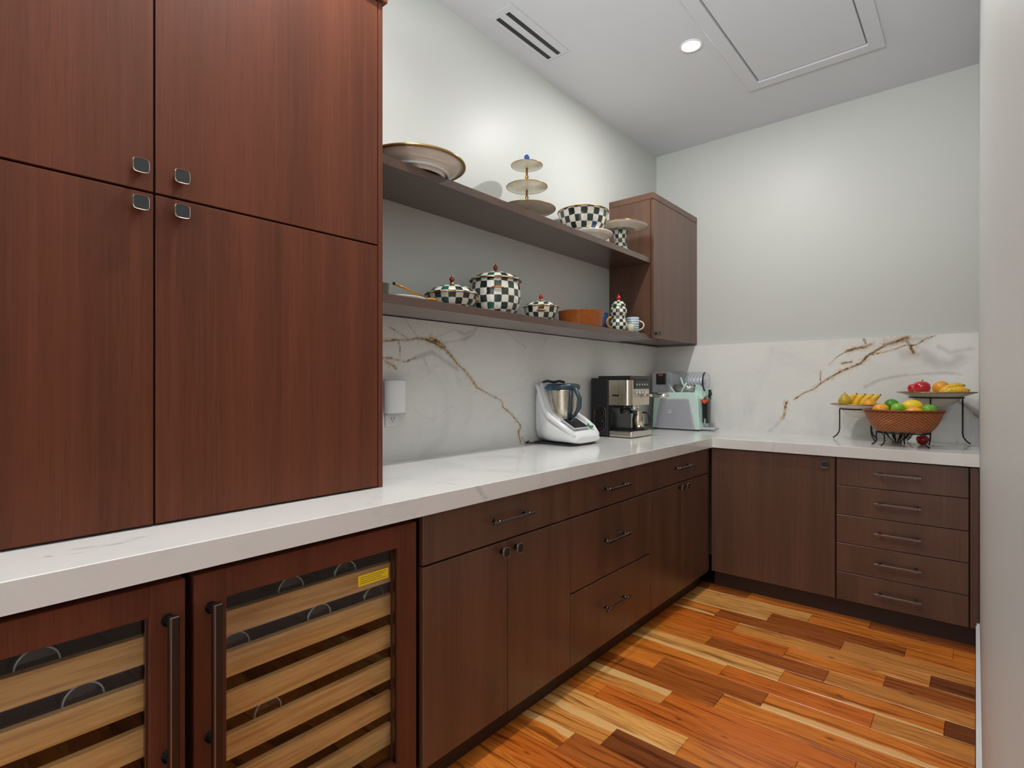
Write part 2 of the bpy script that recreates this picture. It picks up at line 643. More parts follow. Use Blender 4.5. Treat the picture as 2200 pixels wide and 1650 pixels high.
def obj(name, mb, mats, parent=None, world=True, flip=True):
    me = bpy.data.meshes.new(name)
    if flip:
        bmesh.ops.recalc_face_normals(mb.bm, faces=list(mb.bm.faces))
    mb.bm.to_mesh(me)
    mb.bm.free()
    for m in (mats if isinstance(mats, (list, tuple)) else [mats]):
        me.materials.append(M[m] if isinstance(m, str) else m)
    o = bpy.data.objects.new(name, me)
    COL.objects.link(o)
    if parent is not None:
        if world:
            me.transform(Matrix.Translation(-root_loc(parent)))
        o.parent = parent
    elif world:
        pass
    return o


def thing(name, label, cat, loc=(0, 0, 0), rz=0, group=None):
    o = bpy.data.objects.new(name, None)
    COL.objects.link(o)
    o.empty_display_size = 0.05
    o.location = loc
    o.rotation_euler = (0, 0, rz)
    o['label'] = label
    o['category'] = cat
    if group:
        o['group'] = group
    return o


def tag(o, label, cat, group=None):
    o['label'] = label
    o['category'] = cat
    if group:
        o['group'] = group
    return o


def recenter(o, loc):
    """put a world-space single-mesh thing's origin at its base"""
    o.data.transform(Matrix.Translation(-Vector(loc)))
    o.location = loc
    return o


def struct(name, mb, m, parent=None):
    o = obj(name, mb, m, parent)
    if parent is None:
        o['kind'] = 'structure'
    return o


def clone(o, parent=None):
    c = o.copy()
    COL.objects.link(c)
    c.parent = parent
    for ch in list(o.children):
        clone(ch, c)
    return c


# ------------------------------------------------------------------ room shell
XO = 3.6
Y0 = -2.2
b = MB(); b.box(-0.12, 0, Y0, YB + 0.12, -0.06, H + 0.1); struct('wall_left', b, 'wall')
b = MB(); b.box(0, XR + 0.14, YB, YB + 0.12, -0.06, H + 0.1); struct('wall_back', b, 'wall')
b = MB(); b.box(XR, XR + 0.14, 0.24, YB, -0.0125, H); struct('wall_right', b, 'wall')
b = MB(); b.box(XO, XO + 0.12, Y0, 0.24, -0.06, H + 0.1)
b.box(XR + 0.14, XO + 0.12, 0.24, 0.36, -0.06, H + 0.1); struct('hall_light_blocker', b, 'wall')  # unseen wall pieces added to cut world light from the hall side
b = MB(); b.box(-0.12, 1.45, Y0 - 0.12, Y0, -0.06, H + 0.1); struct('rear_light_blocker', b, 'wall')  # unseen partial wall added to block world light from behind the camera
b = MB(); b.box(0, XO, Y0, YB, H, H + 0.1); struct('ceiling', b, 'ceil')
b = MB(); b.box(XR - 0.0135, XR, 0.24, YB - 0.62, 0.0, 0.118)
b.box(XR - 0.0105, XR, 0.24, YB - 0.62, 0.118, 0.13, 0.0)
b.box(XR - 0.0135, XR + 0.14, 0.2265, 0.24, 0.0, 0.13)
struct('baseboard_right', b, 'trimw')
b = MB(); b.box(0, XO, Y0, YB, -0.06, -0.0125)
floor = struct('floor', b, 'subfloor')

# floor boards: five tones seen in the photograph, laid across the room
TONES = dict(o=(216, 124, 44), b=(168, 90, 34), d=(122, 64, 26), t=(212, 138, 64), c=(228, 162, 86), r=(206, 108, 36))
PW = 0.1185
ROW0 = 1.7365
# seam positions and tones read off the photograph, row by row (row 0 starts at y = 1.7365)
ROWS = {
    -8: ([0.95, 1.5], 'orb'), -7: ([1.25], 'bo'), -6: ([0.8, 1.62], 'rob'), -5: ([1.1, 1.83], 'ort'), -4: ([0.93, 1.43], 'obo'),
    -3: ([1.15, 1.77], 'rto'), -2: ([0.83, 1.43], 'obr'), -1: ([0.932, 1.46], 'tdo'), 0: ([1.149], 'co'),
    1: ([0.76, 1.47], 'oro'), 2: ([0.983, 1.617], 'tro'), 3: ([1.147], 'bo'), 4: ([0.84, 1.283], 'obo'),
    5: ([1.08, 1.625], 'ort'), 6: ([1.286, 1.829], 'cod'), 7: ([0.93, 1.432], 'obt'), 8: ([1.245, 1.625], 'rob'),
    9: ([0.98, 1.771], 'rtd'), 10: ([0.845, 1.432], 'obt'), 11: ([1.078, 1.667], 'cbo'), 12: ([1.245, 1.836], 'coo'),
    13: ([0.9, 1.5], 'bob'),
}
SAP = {(-3, 1): (1, .22), (-1, 0): (1, .24), (-1, 2): (1, .15), (0, 0): (-1, .12), (2, 0): (1, .42), (3, 1): (1, .1), (4, 2): (-1, .25),
       (5, 2): (-1, .07), (6, 1): (-1, .08), (6, 0): (-1, .1), (7, 2): (-1, .07), (9, 1): (1, .1), (10, 0): (-1, .15),
       (5, 0): (1, .13), (-2, 0): (1, .3), (12, 0): (1, .1), (11, 0): (-1, .1), (8, 2): (1, .1)}


def plank_obj(x0, x1, y0, y1, tone, sap):
    g = 0.0006
    hx, hy = (x1 - x0) / 2 - g, (y1 - y0) / 2 - g
    ch = 0.0012
    me = bpy.data.meshes.new('plank')
    V = []
    for (ax, ay, z) in ((hx - ch, hy - ch, 0.0), (hx, hy, -ch), (hx, hy, -0.012)):
        V += [(-ax, -ay, z), (ax, -ay, z), (ax, ay, z), (-ax, ay, z)]
    F = [(0, 1, 2, 3), (11, 10, 9, 8)]
    for k in (0, 4):
        for i in range(4):
            j = (i + 1) % 4
            F.append((k + i, k + 4 + i, k + 4 + j, k + j))
    me.from_pydata(V, [], F)
    me.materials.append(M['plank'])
    o = bpy.data.objects.new('plank', me)
    o.location = ((x0 + x1) / 2, (y0 + y1) / 2, 0)
    COL.objects.link(o)
    o.parent = floor
    k = random.uniform(0.92, 1.08)
    c = lin(TONES[tone])
    o.color = (c[0] * k, c[1] * k, c[2] * k, 1)
    o['sap_side'] = float(sap[0])
    o['sap_width'] = float(sap[1])


for row in range(-24, 14):
    y0 = ROW0 + PW * row
    if row in ROWS:
        seams, tones = ROWS[row]
    else:
        s0 = random.uniform(0.9, 1.25)
        seams, tones = [s0, s0 + random.uniform(0.45, 0.6)], ''.join(random.choice('oobrt') for _ in range(3))
    xs = [0.60] + seams + [XR - 0.0145 if y0 > 0.1 else XO - 0.02]
    if y0 <= 0.1:
        xs = xs[:-1] + [2.45, 3.05] + xs[-1:]
        tones = tones + 'ob'
    y1 = min(y0 + PW, YB - 0.605)
    for i in range(len(xs) - 1):
        plank_obj(xs[i], xs[i + 1], y0, y1, tones[i], SAP.get((row, i), (1, 0.0)))


# ------------------------------------------------------------------ marble (vein distance stored per vertex)
def seg_dist(p, a, b):
    ax, ay = a; bx, by = b
    dx, dy = bx - ax, by - ay
    L = dx * dx + dy * dy
    t = 0 if L == 0 else max(0, min(1, ((p[0] - ax) * dx + (p[1] - ay) * dy) / L))
    return math.hypot(p[0] - ax - t * dx, p[1] - ay - t * dy)


def vein_field(p, veins, lim=6.0):
    m = lim
    for w, pl, (x0, x1, y0, y1) in veins:
        r = w * lim
        if p[0] < x0 - r or p[0] > x1 + r or p[1] < y0 - r or p[1] > y1 + r:
            continue
        for i in range(len(pl) - 1):
            d = seg_dist(p, pl[i], pl[i + 1]) / w
            if d < m:
                m = d
    return m


def prep(vs, k=1.0):
    return [(w * k, pl, (min(q[0] for q in pl), max(q[0] for q in pl), min(q[1] for q in pl), max(q[1] for q in pl))) for w, pl in vs]


LB = prep([
    (.0048, [(1.379, 1.42), (1.448, 1.43), (1.515, 1.433), (1.564, 1.445)]),
    (.0085, [(1.564, 1.445), (1.602, 1.443), (1.659, 1.432), (1.694, 1.414), (1.736, 1.4), (1.773, 1.37)]),
    (.0068, [(1.773, 1.37), (1.81, 1.335), (1.855, 1.308), (1.901, 1.267), (1.942, 1.224)]),
    (.0045, [(1.942, 1.224), (2.011, 1.197), (2.113, 1.159), (2.136, 1.141), (2.132, 1.123), (2.206, 1.08), (2.278, 1.02), (2.282, 1.004)]),
    (.0075, [(2.282, 1.004), (2.262, 0.984), (2.278, 0.936), (2.286, 0.901)]),
    (.0075, [(1.636, 1.454), (1.694, 1.434), (1.73, 1.413)]),
    (.0034, [(1.413, 1.482), (1.468, 1.459), (1.499, 1.443), (1.515, 1.433)]),
    (.0022, [(1.494, 1.522), (1.564, 1.451)]),
    (.0034, [(1.456, 1.426), (1.468, 1.4), (1.466, 1.358)]),
    (.0050, [(1.379, 1.349), (1.423, 1.35), (1.494, 1.338), (1.553, 1.357)]),
    (.0055, [(1.388, 1.335), (1.423, 1.324), (1.448, 1.308)]),
    (.0050, [(2.294, 0.95), (2.328, 0.906)]),
], 1.35)
LG = prep([
    (.006, [(1.659, 1.449), (1.718, 1.475), (1.785, 1.498), (1.855, 1.483), (1.921, 1.504), (1.942, 1.524)]),
    (.007, [(1.553, 1.357), (1.602, 1.372), (1.647, 1.387), (1.694, 1.367), (1.742, 1.342), (1.816, 1.308)]),
    (.003, [(1.602, 1.351), (1.625, 1.312), (1.636, 1.252)]),
    (.004, [(2.167, 1.522), (2.229, 1.481), (2.328, 1.445)]),
    (.006, [(1.7, 1.43), (1.86, 1.46), (1.92, 1.49)]),
])
BB = prep([
    (.0075, [(1.115, 1.211), (1.15, 1.244), (1.196, 1.277), (1.264, 1.321), (1.319, 1.346)]),
    (.0085, [(1.319, 1.346), (1.373, 1.37), (1.405, 1.413), (1.447, 1.443), (1.498, 1.475)]),
    (.017, [(1.498, 1.475), (1.564, 1.499), (1.608, 1.521)]),
    (.0045, [(1.421, 1.419), (1.488, 1.435), (1.549, 1.451), (1.598, 1.473), (1.647, 1.471), (1.694, 1.504), (1.741, 1.522)]),
    (.0040, [(1.202, 1.368), (1.241, 1.412), (1.297, 1.449)]),
    (.0110, [(1.297, 1.449), (1.341, 1.463), (1.394, 1.47), (1.426, 1.487)]),
    (.0070, [(1.389, 1.52), (1.4, 1.482)]),
    (.0035, [(1.15, 1.264), (1.153, 1.33)]),
    (.0050, [(1.115, 1.211), (1.055, 1.184), (1.0, 1.143)]),
    (.0085, [(0.95, 1.12), (0.944, 1.101), (0.938, 1.047), (0.926, 1.012)]),
    (.0070, [(1.269, 1.373), (1.324, 1.381)]),
    (.0100, [(1.60, 1.505), (1.622, 1.466), (1.637, 1.423)]),
    (.0070, [(1.831, 1.15), (1.875, 1.115), (1.923, 1.06)]),
], 1.25)
BG = prep([
    (.016, [(1.608, 1.502), (1.675, 1.505), (1.713, 1.52)]),
    (.011, [(0.926, 1.012), (0.881, 0.955), (0.842, 0.919)]),
    (.026, [(1.598, 1.413), (1.675, 1.422), (1.741, 1.361), (1.814, 1.359), (1.858, 1.398)]),
    (.007, [(1.394, 1.225), (1.473, 1.269), (1.574, 1.292), (1.694, 1.303), (1.787, 1.308), (1.854, 1.295)]),
    (.012, [(1.80, 1.17), (1.831, 1.158), (1.875, 1.119), (1.923, 1.063)]),
    (.012, [(1.75, 1.46), (1.80, 1.42), (1.90, 1.44)]),
])
CB = prep([
    (.0030, [(0.569, 0.186), (0.591, 0.23), (0.605, 0.268), (0.585, 0.312), (0.583, 0.336)]),
    (.0022, [(0.476, 1.051), (0.509, 1.133), (0.536, 1.189), (0.589, 1.223), (0.671, 1.228)]),
    (.0022, [(0.03, 2.29), (0.112, 2.189), (0.2, 2.1)]),
])
CG = prep([
    (.0060, [(0.56, 0.25), (0.585, 0.32), (0.56, 0.38)]),
    (.0040, [(0.2, 2.1), (0.391, 1.84), (0.589, 1.582)]),
    (.0050, [(0.60, 3.6), (0.9, 3.5), (1.3, 3.75)]),
])
FB = prep([(.0030, [(2.0, .9), (2.05, .87)]), (.002, [(2.6, .91), (2.62, .86)])])
FG = prep([(.006, [(1.255, .912), (1.299, .862)])])
NONE = prep([])


class Slab:
    """marble mesh: gridded faces carrying distance-to-vein attributes"""

    def __init__(self):
        self.V, self.F, self.b, self.g = [], [], [], []

    def grid(self, fn, u0, u1, v0, v1, step, vb, vg, flip=False):
        nu = max(1, int((u1 - u0) / step)); nv = max(1, int((v1 - v0) / step))
        base = len(self.V)
        for j in range(nv + 1):
            v = v0 + (v1 - v0) * j / nv
            for i in range(nu + 1):
                u = u0 + (u1 - u0) * i / nu
                self.V.append(fn(u, v))
                self.b.append(vein_field((u, v), vb))
                self.g.append(vein_field((u, v), vg))
        for j in range(nv):
            for i in range(nu):
                a = base + j * (nu + 1) + i
                q = (a, a + 1, a + nu + 2, a + nu + 1)
                self.F.append(q[::-1] if flip else q)

    def build(self, name):
        me = bpy.data.meshes.new(name)
        me.from_pydata(self.V, [], self.F)
        for nm, arr in (('vein_brown', self.b), ('vein_grey', self.g)):
            at = me.attributes.new(nm, 'FLOAT', 'POINT')
            at.data.foreach_set('value', arr)
        me.materials.append(M['marble'])
        o = bpy.data.objects.new(name, me)
        COL.objects.link(o)
        return o


ZC = 0.914
ZS = 0.857
XF = 0.697           # counter front edge of the left run
YF = YB - 0.697      # counter front edge of the back run
XC = XR - 0.0005
# left backsplash
T = 0.03
s = Slab()
s.grid(lambda u, v: (T, u, v), 1.047, YB - T, ZC, 1.528, 0.007, LB, LG)
s.grid(lambda u, v: (u, v, 1.528), 0.0006, T, 1.047, YB - T, 5, NONE, NONE)
s.grid(lambda u, v: (u, 1.047, v), 0.0006, T, ZC, 1.528, 1, NONE, NONE)
s.grid(lambda u, v: (u, YB - T, v), 0.0006, T, ZC + .0003, 1.528, 1, NONE, NONE, flip=True)
s.grid(lambda u, v: (0.0006, u, v), 1.047, YB - T, ZC + .0003, 1.528, 5, NONE, NONE, flip=True)
s.grid(lambda u, v: (u, v, ZC + .0003), 0.0006, T, 1.047, YB - T, 5, NONE, NONE, flip=True)
o = s.build('marble_backsplash')
tag(o, 'white marble backsplash with a brown diagonal vein behind the cooking appliances, under the shelves', 'backsplash')
s = Slab()
s.grid(lambda u, v: (u, YB - T, v), T, XC, ZC, 1.528, 0.007, BB, BG)
s.grid(lambda u, v: (u, v, 1.528), 0.0006, XC, YB - T, YB - 0.0006, 5, NONE, NONE)
s.grid(lambda u, v: (u, v, ZC + .0003), 0.0006, XC, YB - T, YB - 0.0006, 5, NONE, NONE, flip=True)
s.grid(lambda u, v: (u, YB - 0.0006, v), 0.0006, XC, ZC + .0003, 1.528, 5, NONE, NONE, flip=True)
s.grid(lambda u, v: (0.0006, u, v), YB - T, YB - 0.0006, ZC + .0003, 1.528, 5, NONE, NONE, flip=True)
s.grid(lambda u, v: (XC, u, v), YB - T, YB - 0.0006, ZC + .0003, 1.528, 5, NONE, NONE)
o = s.build('marble_backsplash')
tag(o, 'white marble backsplash with an arching rust vein behind the fruit stands', 'backsplash')
# L-shaped counter
s = Slab()
Ya = -0.30
s.grid(lambda u, v: (u, v, ZC), 0.0, XF - .0015, Ya, YB, 0.016, CB, CG)
s.grid(lambda u, v: (u, v, ZC), XF - .0015, XC, YF + .0015, YB, 0.02, CB, CG)
s.grid(lambda u, v: (XF, u, v), Ya, YF + 0.0, ZS, ZC - .0015, 0.012, FB, FG)
s.grid(lambda u, v: (XF - .0015 * v, u, ZC - .0015 * (1 - v)), Ya, YF + .0015, 0, 1, 1, NONE, NONE)
s.grid(lambda u, v: (u, YF, v), XF, XC, ZS, ZC - .0015, 0.02, NONE, NONE)
s.grid(lambda u, v: (u, YF + .0015 * v, ZC - .0015 * (1 - v)), XF - .0015, XC, 0, 1, 1, NONE, NONE)
s.grid(lambda u, v: (u, v, ZS), 0.0, XF, Ya, YB, 1, NONE, NONE, flip=True)
s.grid(lambda u, v: (u, v, ZS), XF, XC, YF, YB, 1, NONE, NONE, flip=True)
s.grid(lambda u, v: (u, Ya, v), 0.0, XF, ZS, ZC, 1, NONE, NONE)
o = s.build('marble_countertop')
tag(o, 'polished white marble L-shaped countertop over the dark lower cabinets', 'countertop')


# ------------------------------------------------------------------ hardware
def knob(mb, p, n):
    """square cushion knob at point p on a face whose outward normal is n ('x' or '-y'); mats: face, rim, stem"""
    def Q(a, bb, c):   # a: along width, bb: up, c: outward
        return (p[0] + c, p[1] + a, p[2] + bb) if n == 'x' else (p[0] + a, p[1] - c, p[2] + bb)
    S = 0.0165
    N = 20

    def ring(sc, out):
        vs = []
        for i in range(N):
            t = 2 * PI * i / N + PI / 4
            ct, st = math.cos(t), math.sin(t)
            e = 5.2
            r = (abs(ct) ** e + abs(st) ** e) ** (-1 / e)
            vs.append(mb.bm.verts.new(Q(ct * r * S * sc, st * r * S * sc, out)))
        return vs

    def bridge(a, bq, mi):
        mb.mi = mi
        for i in range(N):
            j = (i + 1) % N
            mb.face([a[i], a[j], bq[j], bq[i]])
    r0 = ring(0.75, 0.018); r1 = ring(1.0, 0.021); r2 = ring(1.0, 0.026); r3 = ring(0.95, 0.0272); r4 = ring(0.90, 0.0266)
    mb.mi = 2
    mb.face(r0[::-1])
    bridge(r0, r1, 2); bridge(r1, r2, 1); bridge(r2, r3, 1); bridge(r3, r4, 1)
    mb.mi = 0
    mb.face(r4)
    mb.mi = 2
    mb.cyl(Q(0, 0, 0), Q(0, 0, 0.019), 0.006, 12)
    mb.cyl(Q(0, 0, 0), Q(0, 0, 0.003), 0.0105, 14)


def knob_obj(p, n, parent):
    mb = MB()
    knob(mb, p, n)
    return obj('knob', mb, ['knobface', 'bronzeedge', 'bronze'], parent)


def bar_handle(p, n, L, parent, post=0.028, out=0.034):
    def Q(a, c):
        return (p[0] + c, p[1] + a, p[2]) if n == 'x' else (p[0] + a, p[1] - c, p[2])
    mb = MB()
    # flat-fronted bar with a bright front edge
    w = 0.0055
    if n == 'x':
        mb.box(p[0] + out - w, p[0] + out + w, p[1] - L / 2, p[1] + L / 2, p[2] - w, p[2] + w, 0.0016)
    else:
        mb.box(p[0] - L / 2, p[0] + L / 2, p[1] - out - w, p[1] - out + w, p[2] - w, p[2] + w, 0.0016)
    for s_ in (-1, 1):
        a = s_ * (L / 2 - post)
        mb.cyl(Q(a, 0), Q(a, out), 0.0048, 12)
        mb.cyl(Q(a, 0), Q(a, 0.004), 0.009, 14)
        mb.cyl(Q(a, out - 0.009), Q(a, out + 0.006), 0.0075, 12)
    return obj('handle', mb, 'nickel', parent)


# ------------------------------------------------------------------ lower cabinets, left run
XD = 0.6764
DT = 0.019
G = 0.0016


def front_x(name, y0, y1, z0, z1, parent, m='wood', x=XD, bev=0.0012):
    b = MB()
    b.box(x - DT, x, y0 + G, y1 - G, z0 + G, z1 - G, bev)
    return obj(name, b, m, parent)


def front_y(name, x0, x1, z0, z1, parent, m='wood', y=YB - 0.6764, bev=0.0012):
    b = MB()
    b.box(x0 + G, x1 - G, y, y + DT, z0 + G, z1 - G, bev)
    return obj(name, b, m, parent)


def lower_left(label, y0, y1):
    t = thing('base_cabinet', label, 'cabinet', (0.33, (y0 + y1) / 2, 0))
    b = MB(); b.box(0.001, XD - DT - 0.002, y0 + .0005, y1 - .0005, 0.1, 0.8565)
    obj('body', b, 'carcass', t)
    b = MB(); b.box(0.03, XD - 0.0614, y0 + .0005, y1 - .0005, 0.0005, 0.1)
    obj('toe_kick', b, 'kick', t)
    return t


Ys = (1.047, 1.8135, 2.513, 3.311)
c1 = lower_left('dark walnut base cabinet right of the wine coolers, one drawer over two doors', Ys[0], Ys[1])
d = front_x('drawer', Ys[0], Ys[1], 0.702, 0.852, c1)
bar_handle((XD, 1.43, 0.780), 'x', 0.215, d)
d = front_x('door', Ys[0], 1.430, 0.1, 0.699, c1)
knob_obj((XD, 1.395, 0.668), 'x', d)
d = front_x('door', 1.430, Ys[1], 0.1, 0.699, c1)
knob_obj((XD, 1.468, 0.666), 'x', d)

c2 = lower_left('dark walnut base cabinet with three wide drawers, middle of the left run', Ys[1], Ys[2])
for z0, z1, hz in ((0.702, 0.852, 0.783), (0.396, 0.699, 0.558), (0.1, 0.393, 0.266)):
    d = front_x('drawer', Ys[1], Ys[2], z0, z1, c2)
    bar_handle((XD, 2.150, hz), 'x', 0.215, d)

c3 = lower_left('dark walnut base cabinet in the corner, drawer over two narrow doors', Ys[2], Ys[3])
d = front_x('drawer', Ys[2], 3.285, 0.702, 0.852, c3)
bar_handle((XD, 2.885, 0.787), 'x', 0.215, d)
d = front_x('door', Ys[2], 2.903, 0.1, 0.699, c3)
knob_obj((XD, 2.868, 0.674), 'x', d)
d = front_x('door', 2.903, 3.285, 0.1, 0.699, c3)
knob_obj((XD, 2.938, 0.674), 'x', d)
front_x('filler_strip', 3.287, 3.3205, 0.1, 0.852, c3, x=XD - 0.004)

# back run
YD = YB - XD


def lower_back(label, x0, x1):
    t = thing('base_cabinet', label, 'cabinet', ((x0 + x1) / 2, YB - 0.33, 0))
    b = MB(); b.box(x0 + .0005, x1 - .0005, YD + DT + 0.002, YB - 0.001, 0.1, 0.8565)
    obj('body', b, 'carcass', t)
    b = MB(); b.box(x0 + .0005, x1 - .0005, YD + 0.0614, YB - 0.03, 0.0005, 0.1)
    obj('toe_kick', b, 'kick', t)
    return t


c4 = lower_back('dark walnut base cabinet with one wide door on the back wall', 0.682, 1.3475)
d = front_y('door', 0.684, 1.3455, 0.1, 0.852, c4)
knob_obj((1.300, YD, 0.811), '-y', d)
c5 = lower_back('dark walnut base cabinet with five stacked drawers, beside the right wall', 1.3475, XR - 0.001)
zz = (0.852, 0.7045, 0.5515, 0.402, 0.249, 0.1)
for i in range(5):
    d = front_y('drawer', 1.3495, 1.8915, zz[i + 1], zz[i], c5)
    bar_handle((1.619, YD, (0.783, 0.632, 0.479, 0.327, 0.174)[i]), '-y', 0.197, d, 0.026)
front_y('filler_strip', 1.8935, XR - 0.0005, 0.1, 0.852, c5)


# ------------------------------------------------------------------ wine coolers
def wine_cooler(label, y0, y1, hside, sticker):
    t = thing('wine_cooler', label, 'wine cooler', (0.33, (y0 + y1) / 2, 0))
    b = MB()
    xi = 0.632
    b.box(0.02, xi, y0, y0 + 0.02, 0.09, 0.845)
    b.box(0.02, xi, y1 - 0.02, y1, 0.09, 0.845)
    b.box(0.02, 0.04, y0 + 0.02, y1 - 0.02, 0.09, 0.845)
    b.box(0.04, xi, y0 + 0.02, y1 - 0.02, 0.825, 0.845)
    b.box(0.04, xi, y0 + 0.02, y1 - 0.02, 0.09, 0.11)
    b.box(0.05, 0.60, y0 + 0.01, y1 - 0.01, 0.0005, 0.09)
    obj('body', b, 'black', t)
    la = bpy.data.lights.new('rack_fill', 'POINT')  # fill points added behind the door frame to brighten the racks
    la.shadow_soft_size = 0.008
    la.energy = 0.05
    la.color = (1.0, 0.90, 0.76)
    for ya in (y0 + 0.034, y1 - 0.034):
        for za in (0.74, 0.60, 0.46, 0.32, 0.18):
            lo_ = bpy.data.objects.new('rack_fill', la)
            lo_.location = (0.640, ya, za)
            COL.objects.link(lo_)
    # door frame: two stiles, two rails
    z0, z1 = 0.105, 0.840
    fw = 0.0635
    x0, x1 = XD - 0.040, XD
    d = MB()
    d.box(x0, x1, y0, y0 + fw, z0, z1, 0.001)
    d.box(x0, x1, y1 - fw, y1, z0, z1, 0.001)
    d.box(x0, x1, y0 + fw, y1 - fw, z1 - 0.062, z1, 0.001)
    d.box(x0, x1, y0 + fw, y1 - fw, z0, z0 + 0.062, 0.001)
    dr = obj('door_frame', d, 'tall', t)
    b = MB(); b.box(0.650, 0.654, y0 + fw - 0.006, y1 - fw + 0.006, z0 + 0.056, z1 - 0.056)
    obj('glass_pane', b, 'glass', dr)
    for ya in (y0 + fw, y1 - fw - 0.005):
        b = MB(); b.box(0.655, 0.664, ya, ya + 0.005, z0 + 0.062, z1 - 0.062)
        obj('glazing_bead', b, 'nickel', dr)
    hy = y1 - 0.032 if hside > 0 else y0 + 0.032
    b = MB()
    b.mi = 0
    b.box(XD + 0.026, XD + 0.040, hy - 0.0095, hy + 0.0095, 0.205, 0.781, 0.002)
    b.mi = 1
    b.box(XD + 0.0398, XD + 0.0412, hy - 0.0078, hy - 0.0055, 0.207, 0.779)
    for zh in (0.765, 0.491, 0.222):
        b.mi = 2
        b.cyl((XD, hy, zh), (XD + 0.028, hy, zh), 0.0075, 16)
        b.cyl((XD, hy, zh), (XD + 0.006, hy, zh), 0.0125, 18)
        b.cyl((XD + 0.006, hy, zh), (XD + 0.010, hy, zh), 0.0098, 18)
    obj('door_handle', b, ['bronze', 'bronzeedge', 'blackgloss'], dr)
    for i in range(6):
        zt = 0.714 - 0.0962 * i
        b = MB()
        b.box(0.578, 0.598, y0 + 0.026, y1 - 0.026, zt - 0.058, zt, 0.0012)
        r = obj('rack', b, 'rack', t)
        # wire cradle behind the wooden front
        w = MB()
        w.box(0.08, 0.577, y0 + 0.024, y0 + 0.034, zt - 0.05, zt - 0.044)
        w.box(0.08, 0.577, y1 - 0.034, y1 - 0.024, zt - 0.05, zt - 0.044)
        for k in range(4):
            xx = 0.13 + 0.13 * k
            w.cyl((xx, y0 + 0.03, zt - 0.046), (xx, y1 - 0.03, zt - 0.046), 0.0025, 6)
        obj('wire_cradle', w, 'blackmat', r)
    if sticker:
        b = MB()
        b.mi = 0
        b.box(0.6545, 0.6551, 0.842, 0.940, 0.695, 0.7235)
        b.mi = 1
        for k in range(4):
            b.box(0.6551, 0.6554, 0.848, 0.934 - 0.008 * (k % 3), 0.7185 - 0.0055 * k - 0.0012, 0.7185 - 0.0055 * k)
        obj('energy_sticker', b, ['yellow', 'ink'], dr)
    return t


wine_cooler('wine cooler at the bottom left edge, handle on the right side of its glass door', -0.175, 0.4155, 1, False)
wine_cooler('wine cooler with a yellow sticker on its glass, beside the drawer cabinet', 0.4325, 1.0235, -1, True)


def bottle(y, z, label, foil=False, grp='bottles lying in the wine coolers', x=0.565):
    L = 0.30
    prof = [(0.0, 0.0), (0.030, 0.0), (0.0365, 0.004), (0.0375, 0.012), (0.0375, 0.19), (0.030, 0.215), (0.016, 0.24), (0.0145, 0.295), (0.0, 0.30)]
    mtx = Matrix.Translation((x, y, z)) @ Matrix.Rotation(-PI / 2, 4, 'Y')
    t = thing('wine_bottle', label, 'bottle', (x, y, z), 0, grp)
    b = MB(); b.lathe(prof, n=24, mtx=mtx); obj('glass_body', b, 'bottle', t)
    b = MB()
    b.tube([(x + 0.001, y + 0.0335 * math.cos(a), z + 0.0335 * math.sin(a)) for a in [2 * PI * i / 24 for i in range(24)]], 0.002, 6, True)
    obj('base_rim', b, 'foil' if foil else 'greyp', t)
    return t


RZ = lambda i: 0.714 - 0.0962 * i - 0.0433 + 0.0376
for (y, i, lab, f) in ((0.955, 1, 'wine bottle with a silvery base, near the yellow sticker', True),
                       (0.56, 1, 'dark wine bottle at the left of the second rack, cooler with the sticker', False),
                       (0.70, 0, 'dark wine bottle in the top rack, cooler with the sticker, leftmost', False),
                       (0.86, 0, 'dark wine bottle in the top rack, just above the yellow sticker', False),
                       (0.78, 1, 'dark wine bottle in the middle of the second rack, cooler with the sticker', False),
                       (0.64, 3, 'dark wine bottle in the fourth rack, cooler with the sticker', False),
                       (0.20, 0, 'dark wine bottle in the top rack of the leftmost cooler', False),
                       (0.27, 1, 'dark wine bottle in the second rack of the leftmost cooler', False)):
    bottle(y, RZ(i), lab, f)

# ------------------------------------------------------------------ tall cabinet on the counter
XT = 0.4847
t = thing('tall_cabinet', 'tall reddish walnut cabinet with four doors standing on the counter at left', 'cabinet', (0.24, 0.42, ZC))
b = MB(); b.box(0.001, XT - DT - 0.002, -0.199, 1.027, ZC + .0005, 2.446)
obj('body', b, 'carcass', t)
b = MB(); b.box(0.001, XT, 1.0295, 1.0455, ZC + .0005, 2.446, 0.0008)
obj('side_panel', b, 'tall', t)
b = MB(); b.box(0.001, XT + 0.012, -0.2, 1.056, 2.4465, 2.487, 0.001)
obj('top_panel', b, 'tall', t)
b = MB(); b.box(0.001, XT - 0.03, -0.199, 1.027, ZC + .0003, ZC + .006)
for (y0, y1, z0, z1, ky, kz) in ((-0.198, 0.4155, 1.677, 2.444, 0.383, 1.724), (0.4165, 1.0275, 1.677, 2.444, 0.4655, 1.723),
                                 (-0.198, 0.4155, ZC + .004, 1.675, 0.383, 1.642), (0.4165, 1.0275, ZC + .004, 1.675, 0.4655, 1.642)):
    d = front_x('door', y0, y1, z0, z1, t, 'tall', XT)
    knob_obj((XT, ky, kz), 'x', d)

